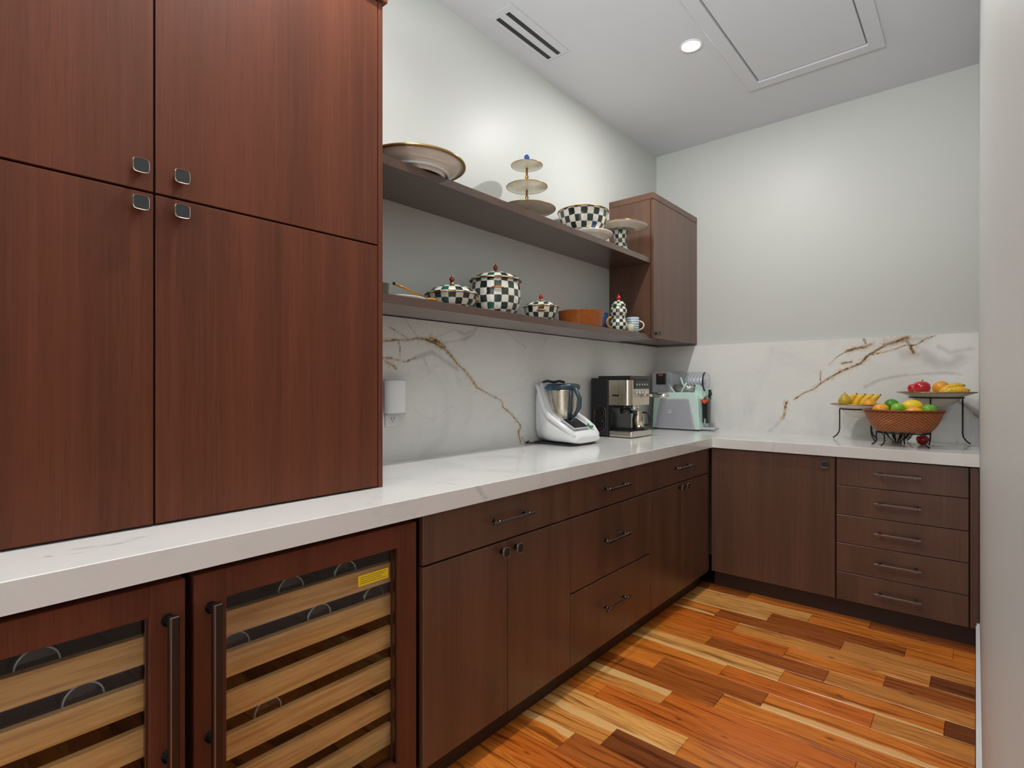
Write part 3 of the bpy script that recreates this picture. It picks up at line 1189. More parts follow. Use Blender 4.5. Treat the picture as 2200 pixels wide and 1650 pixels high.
# ------------------------------------------------------------------ wall cabinet and shelves
XU = 0.3275
YU = 3.2742
t = thing('wall_cabinet', 'dark walnut wall cabinet with one door in the corner at the end of the shelves', 'cabinet', (0.16, 3.63, 1.539))
b = MB(); b.box(0.001, XU - DT - 0.003, YU, YU + 0.018, 1.540, 2.446); obj('side_panel', b, 'wood', t)
b = MB(); b.box(0.001, XU - DT - 0.003, YU + 0.0185, YB - 0.001, 1.540, 2.446)
b.mi = 0
obj('body', b, 'wood', t)
b = MB(); b.box(0.001, XU, YU - 0.003, YB - 0.001, 2.4465, 2.487, 0.0008); obj('top_panel', b, 'wood', t)
d = front_x('door', YU, YB - 0.002, 1.539, 2.445, t, 'wood', XU)
knob_obj((XU, YU + 0.035, 1.572), 'x', d)

XS = 0.3075
Z1 = 2.0623
Z2 = 1.5654
for zt, lab in ((Z1, 'upper dark walnut floating shelf carrying the platter and cake stands'),
                (Z2, 'lower dark walnut floating shelf carrying the checked lidded pots')):
    b = MB(); b.box(0.0005, XS, 1.0465, YU - 0.0005, zt - 0.034, zt, 0.0008)
    o = obj('floating_shelf', b, 'shelfwood'); recenter(o, (0.15, 2.16, zt - 0.034))
    tag(o, lab, 'shelf')

# ------------------------------------------------------------------ ceiling fittings
for i, (lx, ly) in enumerate(DOWNLIGHTS):
    t = thing('downlight', ['round recessed downlight shining in the ceiling between the vent and the hatch',
                            'round recessed downlight in the ceiling above the wine coolers',
                            'round recessed downlight in the ceiling behind the camera'][i], 'light', (lx, ly, H))
    b = MB(); b.lathe([(0.046, 0), (0.058, 0), (0.060, -0.003), (0.058, -0.005), (0.047, -0.004)], (lx, ly, H - .0002), 32, cap=False)
    obj('trim_ring', b, 'trimw', t)
    b = MB(); b.lathe([(0, -0.002), (0.046, -0.002)], (lx, ly, H), 32, cap=False)
    obj('lens', b, 'lamp', t)

t = thing('air_vent', 'white rectangular ceiling air vent with two long dark slots', 'vent', (0.178, 2.177, H))
b = MB()
vy0, vy1 = 1.938, 2.417
b.box(0.103, 0.124, vy0, vy1, H - .0035, H - .0013)
b.box(0.150, 0.187, vy0, vy1, H - .0035, H - .0013)
b.box(0.213, 0.255, vy0, vy1, H - .0035, H - .0013)
for xa_, xb_ in ((0.124, 0.150), (0.187, 0.213)):
    b.box(xa_, xb_, vy0, vy0 + 0.038, H - .0035, H - .0013)
    b.box(xa_, xb_, vy1 - 0.014, vy1, H - .0035, H - .0013)
obj('frame', b, 'ceil', t)
for x0 in (0.1245, 0.1875):
    b = MB(); b.box(x0, x0 + 0.025, vy0 + 0.0385, vy1 - 0.0145, H - .0026, H - .0014)
    obj('slot', b, 'blackmat', t)
b = MB()
b.box(0.1, 0.258, vy0 - .003, vy1 + .003, H - .0012, H - .0002)
obj('back_plate', b, 'greyp', t)

t = thing('attic_hatch', 'white framed access hatch in the ceiling at upper right', 'hatch', (1.21, 2.6, H))
b = MB()
hx0, hx1, hy0, hy1 = 0.872, 1.556, 1.80, 3.447
b.box(hx0, 0.938, hy0, hy1, H - .014, H - .0003, 0.001)
b.box(1.487, hx1, hy0, hy1, H - .014, H - .0003, 0.001)
b.box(0.938, 1.487, 3.378, hy1, H - .014, H - .0003, 0.001)
b.box(0.938, 1.487, hy0, hy0 + 0.07, H - .014, H - .0003, 0.001)
obj('frame', b, 'ceil', t)
b = MB(); b.box(0.947, 1.479, hy0 + 0.079, 3.369, H - .008, H - .0006, 0.001)
obj('panel', b, 'ceil', t)
b = MB(); b.box(0.9385, 1.4865, hy0 + 0.0705, 3.3775, H - .0006, H - .0003)
obj('shadow_gap', b, mat('grey_gap', (140, 140, 142), 0.7), t)

# ------------------------------------------------------------------ outlet and plug-in device
t = thing('wall_outlet', 'white duplex power outlet on the left marble backsplash', 'outlet', (T, 1.425, 1.10))
b = MB(); b.box(T, T + 0.005, 1.388, 1.460, 1.060, 1.178, 0.0015); obj('cover_plate', b, 'whiteplas', t)
for zc in (1.092, 1.140):
    b = MB(); b.mi = 0
    b.box(T + 0.005, T + 0.0065, 1.407, 1.441, zc - 0.017, zc + 0.017, 0.0005)
    b.mi = 1
    b.box(T + 0.0065, T + 0.0069, 1.416, 1.4185, zc - 0.002, zc + 0.009)
    b.box(T + 0.0065, T + 0.0069, 1.429, 1.4315, zc - 0.002, zc + 0.009)
    b.cyl((T + .0065, 1.424, zc - 0.009), (T + .0069, 1.424, zc - 0.009), 0.0025, 10)
    obj('socket', b, ['whiteplas', 'blackmat'], t)
t = thing('plug_in_device', 'white curved plug-in wireless extender on the outlet beside the tall cabinet', 'device', (T + .007, 1.425, 1.14))
poly = [(T + .007 + 0.0, 1.385), (T + 0.018, 1.372)]
for i in range(11):
    a = PI * (1.0 - i / 10)
    poly.append((T + 0.022 + 0.026 * math.sin(a) ** 0.8 if 0 < i < 10 else T + 0.022, 1.424 + 0.053 * math.cos(a)))
poly += [(T + 0.018, 1.476), (T + .007, 1.463)]
b = MB(); b.prism([(p[0], p[1]) for p in poly], 'z', 1.118, 1.258, 0.004, 2, True)
obj('shell', b, 'whitegloss', t)
for za, zb in ((1.112, 1.1185), (1.2575, 1.2615)):
    b = MB(); b.prism([(T + .03 + (p[0] - T - .03) * 0.94, 1.424 + (p[1] - 1.424) * 0.96) for p in poly], 'z', za, zb)
    obj('vent_cap', b, 'greyp', t)


# ------------------------------------------------------------------ pottery
def finial(parent, x, y, z, r, m='redball', stem=0.012):
    b = MB()
    b.mi = 1
    b.lathe([(r * .95, 0), (r * 1.05, stem * .3), (r * .55, stem * .6), (r * .6, stem)], (x, y, z), 16)
    b.mi = 0
    b.lathe([(0, 0), (r * .6, r * .18), (r, r * .85), (r * .92, r * 1.35), (r * .45, r * 1.85), (r * .12, r * 2.1), (r * .16, r * 2.5), (0, r * 2.6)],
            (x, y, z + stem), 16, cap=False)
    return obj('finial', b, [m, 'gold'], parent)


def loop_handle(parent, x, y, z, ang, w, out, r=0.0045, m='goldenamel', vert=False, name='handle'):
    b = MB()
    pts = []
    for i in range(9):
        a = PI * i / 8
        du = w * math.cos(a)
        do = out * math.sin(a)
        if vert:
            pts.append((x + do * math.cos(ang), y + do * math.sin(ang), z + du))
        else:
            pts.append((x + do * math.cos(ang) - du * math.sin(ang), y + do * math.sin(ang) + du * math.cos(ang), z))
    b.tube(pts, r, 8)
    return obj(name, b, m, parent)


# --- upper shelf
x, y = 0.205, 1.405
PX, PY = x, y
t = thing('platter', 'large cream footed platter with a gilt rim at the left end of the upper shelf', 'platter', (x, y, Z1))
b = MB(); b.lathe([(0.0, .014), (.108, .014), (.112, 0.0), (.120, 0.0), (.124, .016), (.150, .026), (.196, .050), (.194, .053), (.148, .030), (.118, .021), (0, .020)], (x, y, Z1 + .0005), 64, cap=False)
obj('dish', b, 'cream', t)
b = MB(); b.lathe([(.1935, .049), (.198, .047), (.2035, .049), (.2035, .056), (.199, .059), (.192, .055)], (x, y, Z1), 64, cap=False)
obj('rim', b, 'creamrim', t)
b = MB(); b.lathe([(.128, .012), (.134, .010), (.138, .014), (.136, .022), (.128, .020)], (x, y, Z1), 64, cap=False)
obj('foot_ring', b, 'whitegloss', t)

x, y = 0.152, 2.185
t = thing('tiered_stand', 'three-tier pearl serving stand with a gold pole and blue ball finial', 'serving stand', (x, y, Z1))
for r_, z_, th in ((.148, .078, .016), (.106, .193, .010), (.081, .304, .010)):
    b = MB(); b.lathe([(0, 0), (r_ * .55, .001), (r_ * .97, th), (r_, th + .002), (r_ * .98, th + .004), (r_ * .55, .006), (0, .005)], (x, y, Z1 + z_ - th), 48, cap=False)
    p = obj('tier', b, 'pearl', t)
    b = MB(); b.tube([(x + r_ * math.cos(2 * PI * i / 48), y + r_ * math.sin(2 * PI * i / 48), Z1 + z_ + .002) for i in range(48)], .0016, 6, True)
    obj('rim', b, 'gold', p)
b = MB()
b.lathe([(.055, 0), (.058, .004), (.03, .012), (.012, .03), (.018, .045), (.010, .06), (.008, .08)], (x, y, Z1 + .0005), 24)
obj('foot', b, 'gold', t)
b = MB()
b.lathe([(.010, .066), (.006, .08), (.0055, .10), (.011, .112), (.012, .122), (.006, .130), (.010, .142), (.006, .15), (.0055, .18)], (x, y, Z1), 16)
b.lathe([(.006, .188), (.0055, .21), (.0055, .236), (.010, .246), (.006, .256), (.0055, .298)], (x, y, Z1), 16)
b.lathe([(.006, .304), (.009, .312), (.004, .320), (.004, .336)], (x, y, Z1), 16)
obj('pole', b, 'gold', t)
b = MB(); b.sphere((x, y, Z1 + .349), .0145, 20); obj('ball_finial', b, 'blueball', t)

x, y = 0.165, 2.74
t = thing('cake_plate', 'low cream cake plate under the checked bowl on the upper shelf', 'plate', (x, y, Z1))
b = MB(); b.lathe([(.088, 0), (.092, 0), (.096, .022), (.125, .044), (.150, .058), (.149, .062), (.120, .052), (.09, .045), (0, .044)], (x, y, Z1 + .0005), 56, cap=False)
obj('dish', b, 'cream', t)
x, y = 0.16, 2.70
t = thing('checked_bowl', 'black and white checked serving bowl with one blue square on the upper shelf', 'bowl', (x, y, Z1 + .0535))
b = MB(); b.lathe([(0, 0), (.085, 0), (.098, .008), (.122, .040), (.138, .085), (.146, .128), (.150, .131), (.144, .128), (.130, .080), (.110, .035), (.08, .012), (0, .010)], (x, y, Z1 + .0535), 64, nu=24, cell=.0385, cap=False)
obj('bowl', b, 'check', t)
b = MB(); b.tube([(x + .148 * math.cos(2 * PI * i / 64), y + .148 * math.sin(2 * PI * i / 64), Z1 + .1845) for i in range(64)], .0028, 6, True)
obj('rim', b, 'gold', t)

x, y = 0.212, 3.045
t = thing('cake_stand', 'cream cake stand on a checked pedestal beside the wall cabinet', 'cake stand', (x, y, Z1))
b = MB(); b.lathe([(0, .145), (.03, .143), (.09, .143), (.094, .140), (.100, .143), (.150, .158), (.172, .164), (.171, .168), (.10, .152), (0, .152)], (x, y, Z1), 64, cap=False)
obj('plate', b, 'cream', t)
b = MB(); b.tube([(x + .172 * math.cos(2 * PI * i / 64), y + .172 * math.sin(2 * PI * i / 64), Z1 + .166) for i in range(64)], .0022, 6, True)
obj('rim', b, 'creamrim', t)
b = MB(); b.lathe([(.078, 0), (.080, .005), (.062, .018), (.046, .040), (.038, .060), (.036, .090), (.040, .120), (.050, .144)], (x, y, Z1 + .0005), 40, nu=10, cell=.027)
obj('pedestal', b, 'check', t)


# --- lower shelf
def casserole(name, label, x, y, r, hb, hl, fin, nu, cell, squat, hang):
    t = thing(name, label, 'pot', (x, y, Z2))
    b = MB()
    if squat:
        prof = [(r * .62, 0), (r * .70, .002), (r * .92, hb * .45), (r * 1.0, hb * .92), (r * 1.03, hb), (r * .98, hb)]
    else:
        prof = [(r * .70, 0), (r * .76, .003), (r * .93, hb * .22), (r * 1.0, hb * .5), (r * .98, hb * .8), (r * .93, hb * .95), (r * .97, hb), (r * .90, hb)]
    b.lathe(prof, (x, y, Z2 + .0005), 56, nu=nu, cell=cell)
    obj('pot_body', b, 'check', t)
    b = MB()
    rl = r * (1.05 if squat else 1.02)
    b.lathe([(rl * .96, 0), (rl, .002), (rl * .93, hl * .28), (rl * .72, hl * .62), (rl * .42, hl * .88), (rl * .12, hl), (0, hl)], (x, y, Z2 + hb + .001), 56,
            nu=nu, cell=cell, cap=False, vo=.5)
    ld = obj('lid', b, 'check', t)
    b = MB(); b.tube([(x + rl * math.cos(2 * PI * i / 56), y + rl * math.sin(2 * PI * i / 56), Z2 + hb + .002) for i in range(56)], .002, 6, True)
    obj('gilt_band', b, 'gold', ld)
    finial(ld, x, y, Z2 + hb + hl - .001, fin)
    for a in hang:
        loop_handle(t, x + r * .93 * math.cos(a), y + r * .93 * math.sin(a), Z2 + hb * .72, a, .026 if not squat else .02, .02 if not squat else .012)
    return t


casserole('casserole', 'wide low black and white checked casserole with domed lid, leftmost of the checked pots', .165, 1.645, .112, .062, .050, .0118, 22, .031, True, (0.9,))
casserole('stock_pot', 'tall checked pot with a domed lid, biggest on the lower shelf', .165, 1.930, .122, .165, .046, .0118, 22, .0335, False, (-.75, PI - .75))
casserole('small_casserole', 'smallest checked casserole with a red finial, beside the brown dish', .175, 2.275, .088, .076, .036, .0115, 18, .030, True, (-.9, PI - .9))

x, y = 0.185, 2.640
b = MB(); b.lathe([(0, 0), (.118, 0), (.121, .004), (.130, .088), (.133, .091), (.125, .090), (.114, .010), (0, .008)], (x, y, Z2 + .0005), 48, cap=False)
o = obj('baking_dish', b, 'terracotta'); recenter(o, (x, y, Z2)); tag(o, 'round brown glazed baking dish on the lower shelf right of the small pot', 'dish')

x, y = 0.13, 2.955
b = MB(); b.lathe([(0, 0), (.036, 0), (.038, .004), (.042, .118), (.040, .120), (.038, .118), (.034, .006), (0, .006)], (x, y, Z2 + .0005), 28, cap=False)
o = obj('blue_cup', b, 'navy'); recenter(o, (x, y, Z2)); tag(o, 'deep blue glazed cup behind the tall checked canister', 'cup')

x, y = 0.225, 3.003
t = thing('checked_canister', 'tall checked two-bulge canister with a red ball finial and golden handle', 'canister', (x, y, Z2))
b = MB(); b.lathe([(.034, 0), (.046, .006), (.053, .035), (.050, .065), (.041, .086), (.040, .094), (.048, .106), (.052, .126), (.048, .148), (.040, .156)], (x, y, Z2 + .0005), 40, nu=14, cell=.0222)
obj('canister_body', b, 'check', t)
b = MB(); b.lathe([(.042, 0), (.044, .004), (.040, .018), (.026, .034), (.010, .040), (0, .041)], (x, y, Z2 + .157), 40, nu=10, cell=.018, cap=False)
ld = obj('lid', b, 'check', t)
finial(ld, x, y, Z2 + .196, .0135, 'brightred', .004)
loop_handle(t, x - .05 * .6 + .006, y - .045, Z2 + .058, math.radians(-125), .032, .032, .0065, vert=True)

x, y = 0.262, 3.085
b = MB(); b.lathe([(0, 0), (.020, 0), (.026, .008), (.027, .050), (.024, .052), (.022, .008), (0, .006)], (x, y, Z2 + .0005), 24, cap=False)
o = obj('small_jar', b, mat('pale_olive_glaze', (190, 186, 158), 0.35, vary=0.12, vscale=80)); recenter(o, (x, y, Z2)); tag(o, 'small pale stoneware jar between the canister and the striped mug', 'jar')

x, y = 0.235, 3.165
t = thing('striped_mug', 'pale blue horizontally striped mug at the right end of the lower shelf', 'mug', (x, y, Z2))
b = MB(); b.lathe([(0, 0), (.038, 0), (.041, .004), (.041, .102), (.039, .104), (.037, .100), (.037, .008), (0, .006)], (x, y, Z2 + .0005), 32, cell=.11, cap=False)
obj('cup', b, 'bluestripe', t)
loop_handle(t, x + .039 * math.cos(.35), y + .039 * math.sin(.35), Z2 + .052, .35, .028, .032, .0045, 'cream', True)

x, y = 0.20, 1.235
b = MB(); b.lathe([(0, 0), (.033, 0), (.036, .004), (.038, .052), (.040, .055), (.036, .053), (.032, .006), (0, .005)], (x, y, Z2 + .0005), 28, cap=False)
o = obj('stoneware_cup', b, 'olive'); recenter(o, (x, y, Z2)); tag(o, 'dark olive stoneware cup half hidden by the tall cabinet', 'cup')
t = thing('serving_spoon', 'long gold-handled serving spoon resting beside the leftmost checked pot', 'spoon', (0.25, 1.36, Z2))
b = MB(); b.tube([(0.262, 1.262, Z2 + .050), (0.255, 1.30, Z2 + .044), (0.245, 1.385, Z2 + .028), (0.240, 1.43, Z2 + .020)], [.0045, .0055, .005, .0045], 8)
obj('handle', b, 'gold', t)
b = MB(); b.tube([(0.263, 1.256, Z2 + .0515), (0.262, 1.262, Z2 + .050)], .0058, 8); obj('handle_cap', b, 'blackmat', t)
b = MB(); b.sphere((0.236, 1.462, Z2 + .016), .028, 20, sx=.75, sy=1.1, sz=.3); obj('bowl', b, 'goldenamel', t)
x, y = 0.236, 1.35
b = MB(); b.lathe([(0, 0), (.05, 0), (.062, .004), (.070, .012), (.068, .0135), (.05, .006), (0, .005)], (x, y, Z2 + .0005), 32, cap=False, sx=.7, sy=1.15)
o = obj('spoon_rest', b, 'cream'); recenter(o, (x, y, Z2)); tag(o, 'flat cream oval spoon rest under the gold handle', 'spoon rest')


# ------------------------------------------------------------------ counter appliances
# cooking machine: profile in x (front = +x) and z
t = thing('cooking_machine', 'white cooking machine with a steel jug and a screen on its sloping front', 'appliance', (0.19, 2.49, ZC))
bx, by = 0.042, 2.487
W = 0.142


def rounded_loft(mb, rows, cy, zc):
    """rows: (x, z_bottom, z_top, halfwidth); builds a smooth shell across x stations"""
    rings = []
    for (xx, zb, ztp, hw) in rows:
        ring = []
        for i in range(24):
            a = 2 * PI * i / 24
            e = 3.6
            ct, st = math.cos(a), math.sin(a)
            r = (abs(ct) ** e + abs(st) ** e) ** (-1 / e)
            ring.append(mb.bm.verts.new((xx, cy + hw * ct * r, (zb + ztp) / 2 + zc + (ztp - zb) / 2 * st * r)))
        rings.append(ring)
    mb.smooth = True
    for k in range(len(rings) - 1):
        for i in range(24):
            j = (i + 1) % 24
            mb.face([rings[k][i], rings[k][j], rings[k + 1][j], rings[k + 1][i]])
    mb.smooth = False
    mb.face(rings[0][::-1])
    mb.face(rings[-1])


b = MB()
rounded_loft(b, [(0.040, .03, .300, .070), (0.044, .014, .328, .092), (0.060, .010, .342, .104), (0.078, .010, .335, .110), (0.092, .010, .292, .118),
                 (0.112, .010, .238, .128), (0.140, .010, .190, .136), (0.180, .010, .150, .140), (0.225, .010, .130, .140),
                 (0.262, .010, .112, .138), (0.300, .010, .086, .134), (0.325, .012, .062, .124), (0.336, .018, .046, .108)], by, ZC)
obj('housing', b, 'whitegloss', t)
b = MB(); b.prism([(0.05, by - .115), (0.30, by - .125), (0.318, by - .08), (0.318, by + .08), (0.30, by + .125), (0.05, by + .115)], 'z', ZC + .0005, ZC + .011)
obj('base_plate', b, 'blackmat', t)
# side wing that sweeps from the rear column to the front
for s_ in (-1, 1):
    b = MB()
    pts = [(0.058, by + s_ * .100, ZC + .325), (0.080, by + s_ * .108, ZC + .300), (0.105, by + s_ * .120, ZC + .240), (0.135, by + s_ * .131, ZC + .190),
           (0.175, by + s_ * .136, ZC + .150), (0.225, by + s_ * .136, ZC + .122), (0.280, by + s_ * .130, ZC + .088), (0.322, by + s_ * .116, ZC + .050)]
    b.tube(pts, [.010, .012, .013, .014, .015, .015, .014, .010], 10)
    obj('side_wing', b, 'whitegloss', t)
jx = 0.168
b = MB(); b.lathe([(.062, 0), (.070, .02), (.076, .07), (.084, .165), (.086, .175)], (jx, by, ZC + .125), 40)
jug = obj('mixing_jug', b, 'steelv', t)
b = MB(); b.lathe([(.088, 0), (.094, .004), (.094, .020), (.086, .030), (.05, .034), (0, .034)], (jx, by, ZC + .298), 40, cap=False)
obj('jug_lid', b, 'teal', jug)
b = MB(); b.tube([(jx + .0945 * math.cos(math.radians(a)), by + .0945 * math.sin(math.radians(a)), ZC + .307) for a in range(170, 275, 7)], .0095, 10)
obj('lid_seal', b, 'tealblue', jug)
b = MB()
pts = [(jx + .070, by - .035, ZC + .318), (jx + .110, by - .042, ZC + .300), (jx + .142, by - .048, ZC + .250), (jx + .140, by - .048, ZC + .205),
       (jx + .105, by - .042, ZC + .160), (jx + .066, by - .034, ZC + .140)]
b.tube(pts, [.010, .012, .012, .012, .010, .009], 10)
b.tube([(jx + .078, by - .036, ZC + .315), (jx + .074, by - .036, ZC + .22), (jx + .070, by - .035, ZC + .14)], .012, 10)
obj('jug_handle', b, 'teal', jug)
b = MB(); b.tube([(0.066, by - .05, ZC + .338), (0.10, by - .06, ZC + .345), (0.14, by - .05, ZC + .338)], .007, 8)
b.tube([(0.066, by + .05, ZC + .338), (0.10, by + .06, ZC + .345), (0.14, by + .05, ZC + .338)], .007, 8)
obj('locking_arm', b, 'blackmat', t)
sl = math.atan2(-.042, .075)
mt = Matrix.Translation((0.268, by - .01, ZC + .1135)) @ Matrix.Rotation(-sl, 4, 'Y')
b = MB(); b.mi = 0; b.box(-.054, .050, -.092, .056, -.004, .003, .002, 1, mt); b.mi = 1; b.box(-.046, .042, -.083, .047, .003, .0042, 0, 1, mt)
obj('touch_screen', b, ['greyp', 'screen'], t)
b = MB()
mt2 = Matrix.Translation((0.296, by + .078, ZC + .100)) @ Matrix.Rotation(-sl, 4, 'Y')
b.mi = 0; b.lathe([(.019, -.004), (.019, .003), (0, .003)], (0, 0, 0), 24, mtx=mt2)
b.mi = 1; b.lathe([(.015, .003), (.015, .011), (.013, .013), (0, .013)], (0, 0, 0), 24, mtx=mt2)
obj('dial', b, ['green', 'whitegloss'], t)
b = MB(); b.tube([(0.035, 2.345, ZC + .012), (0.038, 2.32, ZC + .006), (0.05, 2.33, ZC + .005), (0.075, 2.36, ZC + .005), (0.11, 2.375, ZC + .005)], .004, 8)
o = obj('power_cord', b, 'blackmat', t)

# espresso machine
ex0, ex1, ey0, ey1 = 0.060, 0.345, 2.945, 3.215
t = thing('espresso_machine', 'black and steel espresso machine with side dials between white machine and mint appliance', 'appliance', (0.20, 3.08, ZC))
b = MB(); b.box(ex0, 0.185, ey0, ey1, ZC + .006, ZC + .365, .006, 2)
hs = obj('rear_housing', b, 'blackmat', t)
b = MB(); b.box(0.110, 0.335, ey0 + .003, ey1 - .003, ZC + .352, ZC + .378, .004); obj('top_cover', b, 'blackgloss', t)
# steel head block with a rounded near front corner
ph = []
for (cx_, cy_, a0) in ((0.300, ey0 + .040, -90), (0.318, ey1 - .020, 0)):
    for k in range(7):
        a = math.radians(a0 + 15 * k)
        rr = .034 if a0 == -90 else .016
        ph.append((cx_ + rr * math.cos(a), cy_ + rr * math.sin(a)))
ph = [(0.186, ey0 + .006)] + ph + [(0.186, ey1 - .004)]
b = MB(); b.prism(ph, 'z', ZC + .198, ZC + .352, 0, 1, False); obj('head_block', b, 'steelv', t)
b = MB(); b.box(0.212, 0.256, ey0 + .0045, ey0 + .006, ZC + .253, ZC + .263); obj('badge', b, 'blackgloss', t)
b = MB(); b.box(0.334, 0.340, ey0 + .055, ey1 - .012, ZC + .298, ZC + .352, .001)
cp = obj('control_panel', b, 'blackgloss', t)
for k in range(5):
    b = MB(); b.cyl((0.340, ey0 + .075 + .034 * k, ZC + .325), (0.343, ey0 + .075 + .034 * k, ZC + .325), .006, 12); obj('button', b, 'chrome', cp)
b = MB()
for k in range(4):
    b.cyl((0.334, ey0 + .075 + .04 * k, ZC + .275), (0.346, ey0 + .075 + .04 * k, ZC + .275), .008, 12)
obj('status_dials', b, 'chrome', t)
# front recess walls, drip tray
b = MB(); b.box(0.186, 0.200, ey0 + .006, ey1 - .004, ZC + .036, ZC + .198); obj('splash_panel', b, 'blackgloss', t)
b = MB(); b.box(0.186, 0.345, ey0 + .004, ey1 - .002, ZC + .004, ZC + .040, .008, 2); dt = obj('drip_tray', b, 'steel', t)
b = MB()
for k in range(9):
    b.box(0.21, 0.335, ey0 + .03 + .025 * k, ey0 + .036 + .025 * k, ZC + .040, ZC + .043)
obj('drip_grate', b, 'blackmat', dt)
b = MB(); b.lathe([(.030, 0), (.032, .02), (.028, .03)], (0.265, ey0 + .07, ZC + .170), 24); obj('grinder_outlet', b, 'blackgloss', t)
b = MB(); b.lathe([(.034, 0), (.034, .028)], (0.268, ey0 + .175, ZC + .172), 24); gh = obj('group_head', b, 'chrome', t)
b = MB(); b.lathe([(0, 0), (.033, 0), (.033, .018), (.0345, .02), (.0345, .026), (0, .026)], (0.268, ey0 + .07, ZC + .146), 24, cap=False)
b.cyl((0.296, ey0 + .075, ZC + .158), (0.335, ey0 + .085, ZC + .156), .010, 12)
obj('portafilter', b, 'blackgloss', t)
b = MB(); b.cyl((0.33, ey1 - .04, ZC + .258), (0.372, ey1 - .036, ZC + .256), .008, 12)
b.cyl((0.372, ey1 - .036, ZC + .256), (0.475, ey1 - .030, ZC + .2565), .012, 14); obj('steam_lever', b, 'chrome', t)
for zc_, rr in ((ZC + .148, .030), (ZC + .078, .030)):
    b = MB()
    b.cyl((0.128, ey0, zc_), (0.128, ey0 - .010, zc_), rr, 28)
    b.cyl((0.128, ey0 - .010, zc_), (0.128, ey0 - .020, zc_), rr * .7, 28)
    obj('side_dial', b, 'blackgloss', t)
    b = MB(); b.tube([(0.128 + .030 * math.cos(a_), ey0 - .0105, zc_ + .030 * math.sin(a_)) for a_ in [2 * PI * i / 28 for i in range(28)]], .0018, 6, True)
    obj('dial_rim_highlight', b, 'nickel', t)  # nickel ring added as the highlight along the dial rim
b = MB()
ring = []
for i in range(40):
    a = 2 * PI * i / 40
    zz_ = ZC + .113 + .040 * (1 if math.sin(a) > 0 else -1) + .040 * math.sin(a)
    ring.append((0.128 + .041 * math.cos(a), ey0 - .002, zz_))
b.tube(ring, .003, 6, True)
obj('dial_surround', b, 'nickel', t)
t = thing('milk_jug', 'small steel milk jug with a black handle at the espresso machine', 'jug', (0.300, 3.115, ZC + .043))
x, y = 0.296, 3.125
b = MB(); b.lathe([(0, 0), (.036, 0), (.038, .006), (.036, .012)], (x, y, ZC + .0435), 32); obj('base', b, 'blackmat', t)
b = MB(); b.lathe([(.036, 0), (.037, .05), (.030, .085), (.029, .098), (.031, .102)], (x, y, ZC + .0555), 32); obj('jug_body', b, 'steelv', t)
b = MB(); b.tube([(x + .028, y + .012, ZC + .150), (x + .058, y + .02, ZC + .148), (x + .068, y + .022, ZC + .110), (x + .066, y + .022, ZC + .075), (x + .036, y + .012, ZC + .070)], [.006, .007, .008, .007, .005], 10)
obj('handle', b, 'blackgloss', t)

# frozen drink machine: mint body with grey vented side, head with screen, clear drum, tap, tray
mx0, mx1, my0, my1 = 0.105, 0.435, 3.735, 3.925
t = thing('frozen_drink_machine', 'mint and grey frozen-drink machine with a clear drum in the corner of the counter', 'appliance', (0.27, 3.83, ZC))


def arch(x0, x1, z0, z1, r, taper=0.0, n=6):
    P = [(x0, z0), (x1 + taper, z0)]
    P = [(x0 - taper, z0), (x1 + taper, z0)]
    for k in range(n + 1):
        a = math.radians(90 * k / n)
        P.append((x1 - r + r * math.cos(a), z1 - r + r * math.sin(a)))
    for k in range(n + 1):
        a = math.radians(90 + 90 * k / n)
        P.append((x0 + r + r * math.cos(a), z1 - r + r * math.sin(a)))
    return P


b = MB(); b.prism(arch(mx0, mx1, ZC + .006, ZC + .268, .055, .012), 'y', my0, my1, .004, 2); obj('body_shell', b, 'mint', t)
b = MB(); b.prism(arch(mx0 + .050, mx1 - .055, ZC + .008, ZC + .226, .022, .040), 'y', my0 - .005, my0 + .002, .002, 1)
vp = obj('vent_panel', b, 'greyp', t)
b = MB()
for k in range(26):
    z_ = ZC + .020 + .0077 * k
    tp = .036 * (1 - k / 26)
    b.box(mx0 + .062 - tp, mx1 - .066 + tp, my0 - .0066, my0 - .0048, z_, z_ + .0035)
o = obj('vent_slats', b, mat('grey_slat', (170, 170, 176), 0.5), vp)
o['kind'] = 'stuff'
b = MB(); b.cyl((0.235, my0 - .005, ZC + .128), (0.235, my0 - .012, ZC + .128), .016, 24)
obj('badge_button', b, 'greyp', vp)
b = MB(); b.box(mx0 - .005, mx1 + .012, my0 - .004, my1, ZC + .0005, ZC + .008, .002); obj('base_foot', b, 'blackmat', t)
# head unit
b = MB(); b.prism(arch(0.070, 0.225, ZC + .262, ZC + .425, .034), 'y', 3.775, 3.925, .008, 2); hd = obj('head_unit', b, 'greyp', t)
b = MB(); b.box(0.108, 0.186, 3.769, 3.776, ZC + .325, ZC + .405, .006, 2); obj('display', b, 'blackgloss', hd)
b = MB(); b.box(0.128, 0.162, 3.7665, 3.7695, ZC + .388, ZC + .402, .001); obj('orange_light', b, 'orange_p', hd)
for dx in (-.011, .011):
    for dz in (-.009, .009):
        b = MB(); b.cyl((0.168 + dx, 3.776, ZC + .300 + dz), (0.168 + dx, 3.770, ZC + .300 + dz), .0065, 12); obj('button', b, 'chrome', hd)
b = MB(); b.cyl((0.200, 3.83, ZC + .300), (0.405, 3.83, ZC + .300), .026, 24); obj('cooling_cylinder', b, 'steel', t)
